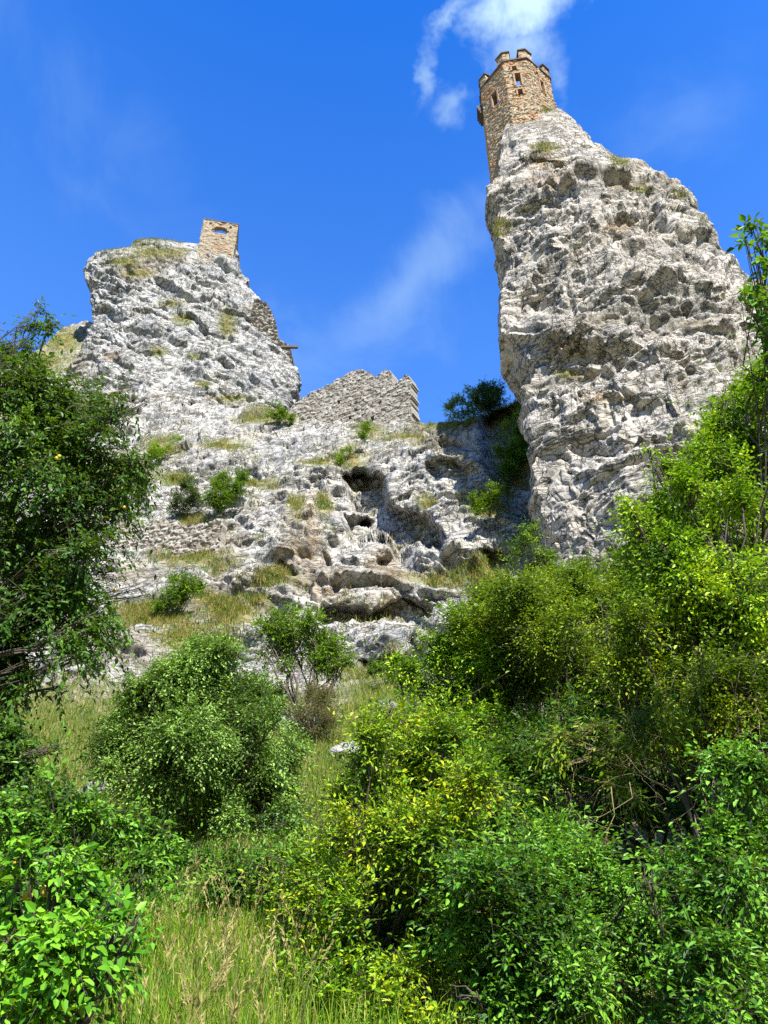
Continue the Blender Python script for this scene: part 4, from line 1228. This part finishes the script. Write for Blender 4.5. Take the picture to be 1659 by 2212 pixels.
plant('deep_bush', 'deep green shaded bush behind the bare tangled twigs on the right', 'bush',
      [(1100, 1660, 80), (1160, 1600, 70), (1220, 1560, 70), (1080, 1740, 70), (1240, 1640, 80), (1340, 1660, 100), (1450, 1660, 100), (1560, 1620, 110), (1660, 1600, 120), (1300, 1760, 90), (1400, 1780, 100), (1500, 1770, 110), (1620, 1760, 120), (1180, 1740, 70), (1700, 1700, 100), (1380, 1880, 80), (1460, 1860, 80), (1240, 1800, 70), (1100, 1780, 60), (1480, 1950, 70)],
      7.6, .058, K_DEEP, (1440, 2000, 7.8), cover=4.0, wl=.46, twig=.34, per=9, droop=.3, jitterY=.5, gap=-.20, thick=1.2, seed=15)
plant('lime_thicket', 'tall lime and yellow leaved thicket in the lower middle beside the long grass', 'bush',
      [(800, 1580, 40), (840, 1540, 40), (790, 1640, 50), (740, 1720, 40), (700, 1790, 40), (660, 1860, 45), (630, 1940, 50), (590, 2040, 50), (560, 2120, 40), (890, 1540, 60), (960, 1580, 60), (1020, 1680, 60), (1040, 1760, 50), (900, 2050, 80), (960, 2150, 70), (850, 1640, 50), (900, 1620, 60), (960, 1650, 60), (820, 1700, 60), (890, 1710, 80), (980, 1720, 70), (770, 1760, 50), (840, 1790, 80), (930, 1800, 80), (1000, 1790, 50), (720, 1830, 45), (780, 1860, 80), (880, 1880, 90),
       (960, 1900, 60), (700, 1910, 60), (770, 1960, 80), (860, 1980, 90), (940, 2000, 70), (680, 1990, 60), (730, 2060, 80), (830, 2090, 90), (920, 2110, 80), (640, 2070, 50), (670, 2150, 80), (780, 2180, 90), (890, 2190, 80), (820, 2180, 70, -.85), (940, 2170, 70, -.85), (720, 2170, 60, -.8), (1010, 2170, 50, -.8), (660, 2120, 50, -.6), (760, 2090, 60, -.6), (860, 2080, 70, -.7), (960, 2080, 60, -.7), (620, 2180, 40, -.8), (600, 2170, 50)],
      5.6, .047, K_HERB, (800, 2330, 5.7), cover=4.2, wl=.42, twig=.34, per=10, droop=.25, updir=.6, jitterY=.7, gap=-.22, thick=.6, seed=16)
plant('fresh_bush', 'fresh green dense bush in the lower middle right, in front of the lime thicket', 'bush',
      [(1050, 1830, 60), (1120, 1820, 70), (1200, 1820, 70), (1270, 1850, 60), (1040, 1900, 70), (1130, 1910, 90), (1230, 1920, 90), (1310, 1930, 60), (1010, 1980, 60), (1100, 2000, 90), (1210, 2010, 100), (1310, 2010, 70),
       (1390, 2000, 60), (1360, 1930, 50), (1400, 2100, 60), (1050, 2080, 80), (1150, 2100, 90), (1250, 2110, 80), (1000, 2150, 60), (1090, 2180, 80), (1350, 2090, 60), (1000, 1870, 36)],
      4.9, .050, K_FRESH, (1150, 2380, 5.0), cover=4.6, wl=.42, twig=.30, per=9, droop=.3, updir=.35, jitterY=.5, gap=-.24, thick=.8, seed=17)
plant('corner_bush', 'deep green pointed leaf bush in the lower right corner', 'bush',
      [(1560, 1640, 45), (1620, 1660, 60), (1600, 1730, 60), (1650, 1780, 70), (1560, 1800, 50), (1520, 1870, 60), (1600, 1880, 80), (1680, 1900, 90), (1480, 1930, 50), (1560, 1970, 80), (1650, 2000, 90), (1460, 2010, 60), (1530, 2060, 80),
       (1620, 2100, 90), (1430, 2110, 60), (1480, 2160, 70), (1570, 2190, 90), (1670, 2190, 80), (1390, 2040, 36), (1400, 1900, 40), (1430, 1850, 36)],
      4.3, .048, K_FRESH, (1560, 2420, 4.4), cover=4.6, wl=.42, twig=.28, per=9, droop=.4, updir=.25, jitterY=.5, gap=-.24, thick=.8, seed=18)
plant('golden_bush', 'spray of golden green leaves hanging over the bare twigs on the right', 'bush',
      [(1180, 1600, 16), (1210, 1590, 26), (1250, 1580, 30), (1290, 1570, 34), (1270, 1620, 32), (1310, 1650, 28), (1340, 1690, 22), (1370, 1720, 20), (1230, 1650, 20), (1340, 1600, 22), (1390, 1590, 24), (1430, 1560, 20)],
      6.0, .055, K_YEL, (1380, 1640, 6.6), cover=3.2, wl=.34, twig=.26, per=8, droop=.45, updir=.05, jitterY=.2, gap=-.3, thick=.6, seed=19, bark=M_DEAD, rooted=False)

# ---- shrubs on the ridge and on the ledges
LEDGE = [
    ('ridge_bush', 'dark rounded bush on the saddle close to the pinnacle', 'bush', [(1045, 850, 30), (1070, 850, 24), (1030, 870, 26), (1060, 875, 30), (1085, 868, 16), (1125, 868, 10)], 0, .09, K_DARK, (1055, 900)),
    ('ridge_bush', 'light green bush on the saddle left of the dark rounded one', 'bush', [(1000, 865, 20), (985, 885, 24), (1005, 895, 26), (975, 895, 14), (1015, 845, 12), (968, 878, 8)], -.8, .085, K_CLIFF, (995, 925)),
    ('ledge_shrub', 'dark grey green upright shrub on the ledge above the dry stone wall', 'shrub', [(405, 1050, 20), (400, 1075, 30), (415, 1085, 28), (390, 1095, 24), (410, 1035, 9)], -.4, .075, K_DARK, (405, 1118)),
    ('ledge_shrub', 'green spreading shrub right of the dark one above the dry stone wall', 'shrub', [(500, 1035, 26), (525, 1030, 14), (475, 1055, 28), (490, 1070, 24), (460, 1075, 22), (470, 1095, 16), (510, 1055, 18)], -.5, .075, K_CLIFF, (480, 1112)),
    ('ledge_shrub', 'low green shrub below the dry stone wall beside the plum tree', 'shrub', [(400, 1265, 28), (425, 1275, 22), (385, 1285, 30), (360, 1290, 24), (375, 1250, 14), (440, 1265, 12), (345, 1310, 16)], -.6, .08, K_CLIFF, (390, 1318)),
    ('ledge_shrub', 'bright green tufted shrub at the foot of the left crag beside the plum tree tips', 'shrub', [(345, 965, 18), (365, 955, 14), (335, 982, 16), (325, 990, 10), (385, 945, 8)], -.3, .09, K_RIGHT, (345, 1000)),
    ('ledge_shrub', 'bright green shrub at the bottom left end of the rampart', 'shrub', [(595, 880, 14), (612, 893, 14), (600, 900, 14), (630, 905, 9), (580, 893, 9)], -.5, .10, K_CLIFF, (600, 912)),
    ('ledge_shrub', 'small green shrub sprouting on the rocks under the rampart', 'shrub', [(790, 925, 11), (785, 940, 11), (795, 915, 7), (740, 985, 14), (752, 975, 10), (735, 995, 9)], -.3, .08, K_CLIFF, (770, 985)),
    ('gully_shrub', 'shaded green shrub high in the gully left of the pinnacle', 'shrub', [(1120, 955, 22), (1130, 925, 18), (1110, 985, 22), (1095, 1010, 18), (1135, 985, 20), (1125, 895, 14)], -.5, .08, K_FRESH, (1120, 1030)),
    ('gully_shrub', 'leafy green shrub on the crest of the gully beside the pinnacle wall', 'shrub', [(1140, 880, 18), (1130, 905, 20), (1100, 930, 20), (1085, 950, 16), (1075, 975, 16), (1120, 1030, 18), (1100, 1050, 16)], -.9, .08, K_CLIFF, (1110, 990)),
    ('gully_shrub', 'sunlit light green shrub low in the gully left of the pinnacle', 'shrub', [(1050, 1080, 16), (1035, 1095, 16), (1070, 1070, 14), (1060, 1055, 12), (1030, 1110, 10), (1085, 1050, 8), (1020, 1075, 9)], -1.2, .08, K_CLIFF, (1060, 1120)),
    ('ledge_shrub', 'dark low shrub under the lowest white rock beside the right thicket', 'shrub', [(820, 1440, 16), (845, 1445, 16), (870, 1440, 14), (800, 1450, 9), (895, 1430, 14)], -1.0, .07, K_DEEP, (850, 1470)),
]
for i, (nm_, lab, cat_, lob, dY, lf, mt, bp) in enumerate(LEDGE):
    hp = hill_at(bp[0], bp[1]); Yb = float(hp[1])
    plant(nm_, lab, cat_, [(*q, float(rng.uniform(-.4, .4))) for q in lob], Yb + dY, lf, mt, hp, cover=4.2, wl=.5, twig=.34, per=8, droop=.15, updir=.5, gap=-.24, thick=1.0, seed=40 + i,
          group='shrubs on the cliff ledges')


# ---- bare tangled twigs hanging out of the right thicket
def dead_branch(label, starts, Y, seed):
    g = np.random.default_rng(seed)
    p0 = pt(starts[0][0], starts[0][1], Y)
    mb = MB()

    def grow(P, d, L, r, lev):
        n = 6; pts = [P]
        for k in range(n):
            d = unit(d + g.normal(size=3) * .36 + np.array([0, 0, -.06])); pts.append(pts[-1] + d * L / n)
        mb.tube(pts, np.linspace(r, r * .45, n + 1), 5 if lev < 2 else 4)
        if lev < 3:
            for _ in range(4 if lev == 0 else 3):
                k = g.integers(2, n + 1)
                dd = unit(d + g.normal(size=3) * .75)
                grow(np.array(pts[k]), dd, L * g.uniform(.38, .62), r * .55, lev + 1)
    for (x0, y0, x1, y1) in starts:
        A = pt(x0, y0, Y); B = pt(x1, y1, Y - .25)
        grow(A, unit(B - A), float(np.linalg.norm(B - A)), .0036, 0)
    ob = mb.build('dead_branch', M_DEAD, None, True, origin=p0)
    ob.location = tuple(p0)
    tag(ob, label, 'branch', 'bare twigs in the right thicket')


dead_branch('bare pale twigs sprawling in the middle of the right thicket', [(1500, 1560, 1300, 1690), (1490, 1590, 1380, 1760), (1440, 1600, 1230, 1700)], 5.9, 1)
dead_branch('long bare twigs hanging straight down over the fresh green bush', [(1360, 1690, 1370, 1920), (1320, 1700, 1330, 1880)], 5.4, 2)
dead_branch('bare curved branch dropping at the far right of the thicket', [(1490, 1650, 1480, 1900), (1500, 1760, 1470, 1960)], 5.2, 3)
dead_branch('thin bare twigs crossing high under the right tree', [(1640, 1480, 1430, 1500), (1620, 1520, 1500, 1640)], 5.9, 4)


# ------------------------------------------------------------------ grass
def grass(name, P, height, width, mat, lean=.45, seed=0, label=None, droop=.5):
    g = np.random.default_rng(seed); n = len(P)
    hgt = height * g.uniform(.45, 1.25, n)
    an = g.uniform(0, 2 * math.pi, n); ln = g.uniform(.1, 1, n) * lean
    d = np.stack([np.cos(an), np.sin(an), 0 * an], -1)
    sd_ = np.stack([-np.sin(an + g.normal(size=n) * .8), np.cos(an + g.normal(size=n) * .8), 0 * an], -1)
    V = []
    for t, wf in ((0, 1), (.4, .85), (.75, .55)):
        c = P + np.array([0, 0, 1.]) * (hgt * (t - droop * ln * t ** 3))[:, None] + d * (hgt * ln * t ** 1.8)[:, None]
        V += [c - sd_ * width * wf, c + sd_ * width * wf]
    V.append(P + np.array([0, 0, 1.]) * (hgt * (1 - droop * ln))[:, None] + d * (hgt * ln)[:, None])
    V = np.stack(V, 1).reshape(-1, 3)
    b = np.arange(n)[:, None] * 7
    F4 = np.concatenate([b + np.array([[0, 1, 3, 2]]), b + np.array([[2, 3, 5, 4]])], 0)
    F3 = b + np.array([[4, 5, 6, 6]])
    allf = [tuple(f) for f in F4] + [tuple(f[:3]) for f in F3]
    ob = mesh_obj(name, V, allf, mat)
    tag(ob, label, 'grass', kind='stuff')
    return ob


K_GRASS = leaf_mat('meadow_grass', [(0.044, 0.121, 0.007), (0.091, 0.204, 0.011), (0.163, 0.292, 0.016), (0.288, 0.360, 0.036), (0.504, 0.456, 0.144)], clump=.9, trans=.3, gloss=.6)
K_DRY = leaf_mat('dry_grass', [(.06, .13, .012), (.10, .18, .014), (.17, .23, .03), (.33, .28, .09), (.10, .19, .014), (.07, .15, .012)], clump=.5, trans=.25, gloss=.7)
K_LEDGE = leaf_mat('ledge_grass', [(.05, .11, .010), (.10, .17, .014), (.24, .20, .05), (.32, .24, .08), (.08, .16, .012)], clump=.4, trans=.25, gloss=.7)


def scatter(weight, n, seed):
    g = np.random.default_rng(seed)
    wgt = (weight * D ** 1.0).ravel(); wgt = wgt / wgt.sum()
    idx = g.choice(len(wgt), n, p=wgt)
    Pp = G2.reshape(-1, 3)[idx]
    sp = (D.ravel()[idx] / 700.0)[:, None]
    return Pp + g.normal(size=Pp.shape) * np.array([1, 1, .15]) * sp


fr_in = ((PX > -120) & (PX < 1780)).astype(float)
tall = fr_in * np.clip((PY - 1940) / 80, 0, 1) * (PX < 900)
P = scatter(tall * (PX < 800) * np.exp(-((PX - 440) / 150) ** 2), 15000, 1); P[:, 2] -= .05
grass('meadow_grass', P, .42, .0035, K_GRASS, .55, 3, 'tall sunlit meadow grass with straw tips in the lower middle')
mid_ = fr_in * (PY > 1440) * (PY < 1960) * np.clip(veg, 0, 1)
P = scatter(mid_ * (PX < 900), 70000, 2); P[:, 2] -= .03
grass('slope_grass', P, .32, .0065, K_DRY, .7, 4, 'dry tan and green grass covering the lower slope below the cliff')
P = scatter(fr_in * (PY > 2040) * (PX > 640), 9000, 7); P[:, 2] -= .03
grass('meadow_grass', P, .26, .0035, K_GRASS, .8, 8, 'short rough grass under the edge of the right thicket at the bottom')
led = fr_in * (PY <= 1470) * np.clip(veg * 1.2 - .1 + .34 * np.clip(fbm(G * .55, 4, 61) * 2.6 - .45, 0, 1), 0, 1) * np.clip(.4 + fbm(G * .9, 3, 21), 0, 1)
P = scatter(led, 75000, 3); P[:, 2] -= .03
grass('ledge_grass', P, .34, .011, K_LEDGE, .8, 5, 'tufts of tan and green grass on the ledges of the cliff')

# tufts on the two crags
def crag_tufts(GA, lst, n, hgt, wid, seed, label):
    g = np.random.default_rng(seed)
    d_ = GA - EYE; dep = d_ @ FWD
    U = CX + F * (d_ @ RGT) / dep; V_ = CY - F * (d_ @ UPV) / dep
    wgt = np.zeros(U.shape)
    for e_ in lst: wgt = np.maximum(wgt, ell(U, V_, *e_))
    nt_ = U.shape[1]; wgt[:, int(nt_ * .74):] = 0
    wgt = wgt.ravel() / wgt.sum()
    P = GA.reshape(-1, 3)[g.choice(len(wgt), n, p=wgt)] + g.normal(size=(n, 3)) * .06
    grass('crag_grass', P, hgt, wid, K_LEDGE, .9, seed, label)


crag_tufts(LGA, L_patch['veg'] + [(330, 530, 60, 10), (250, 545, 40, 8)], 5500, .42, .018, 6, 'sparse grass tufts in the cracks of the left crag')
crag_tufts(CGA, R_patch['veg'] + [(1330, 345, 20, 6), (1520, 480, 14, 8), (1090, 500, 14, 8), (1130, 240, 60, 6)], 5000, .26, .010, 7, 'sparse dry tufts on the edges of the pinnacle')

# seeding stalks standing in the meadow
g = np.random.default_rng(99)
P = scatter(tall * np.exp(-((PX - 450) / 150) ** 2), 170, 5)
mb = MB()
A, Bm, Cm = P, None, None
hh = g.uniform(.35, .75, len(P)); an = g.uniform(0, 6.28, len(P)); dd = np.stack([np.cos(an), np.sin(an), 0 * an], -1)
Bm = P + np.array([0, 0, 1.]) * (hh * .6)[:, None] + dd * (hh * .08)[:, None]
Cm = P + np.array([0, 0, 1.]) * (hh * .97)[:, None] + dd * (hh * .30)[:, None]
V1, F1 = tubes_mesh(A, Bm, Cm, np.full(len(P), .0022))
k = 14
tt = g.random((len(P), k)) * .22 + .78
base_ = Bm[:, None, :] + (Cm - Bm)[:, None, :] * ((tt - .6) / .4)[..., None]
ldir = unit((Cm - Bm))[:, None, :] + g.normal(size=(len(P), k, 3)) * .35
V2, F2 = leaves_mesh(base_.reshape(-1, 3), unit(ldir.reshape(-1, 3)), unit(g.normal(size=(len(P) * k, 3))), np.full(len(P) * k, .028), np.full(len(P) * k, .008))
M_STRAW = leaf_mat('straw', [(.26, .22, .07), (.36, .30, .11), (.44, .36, .15)], trans=.2, gloss=.7)
so2 = mesh_obj('grass_stalks', np.concatenate([V1, V2]), np.concatenate([F1, F2 + len(V1)]), M_STRAW)
tag(so2, 'straw coloured seeding grass stalks standing above the meadow grass', 'grass', kind='stuff')
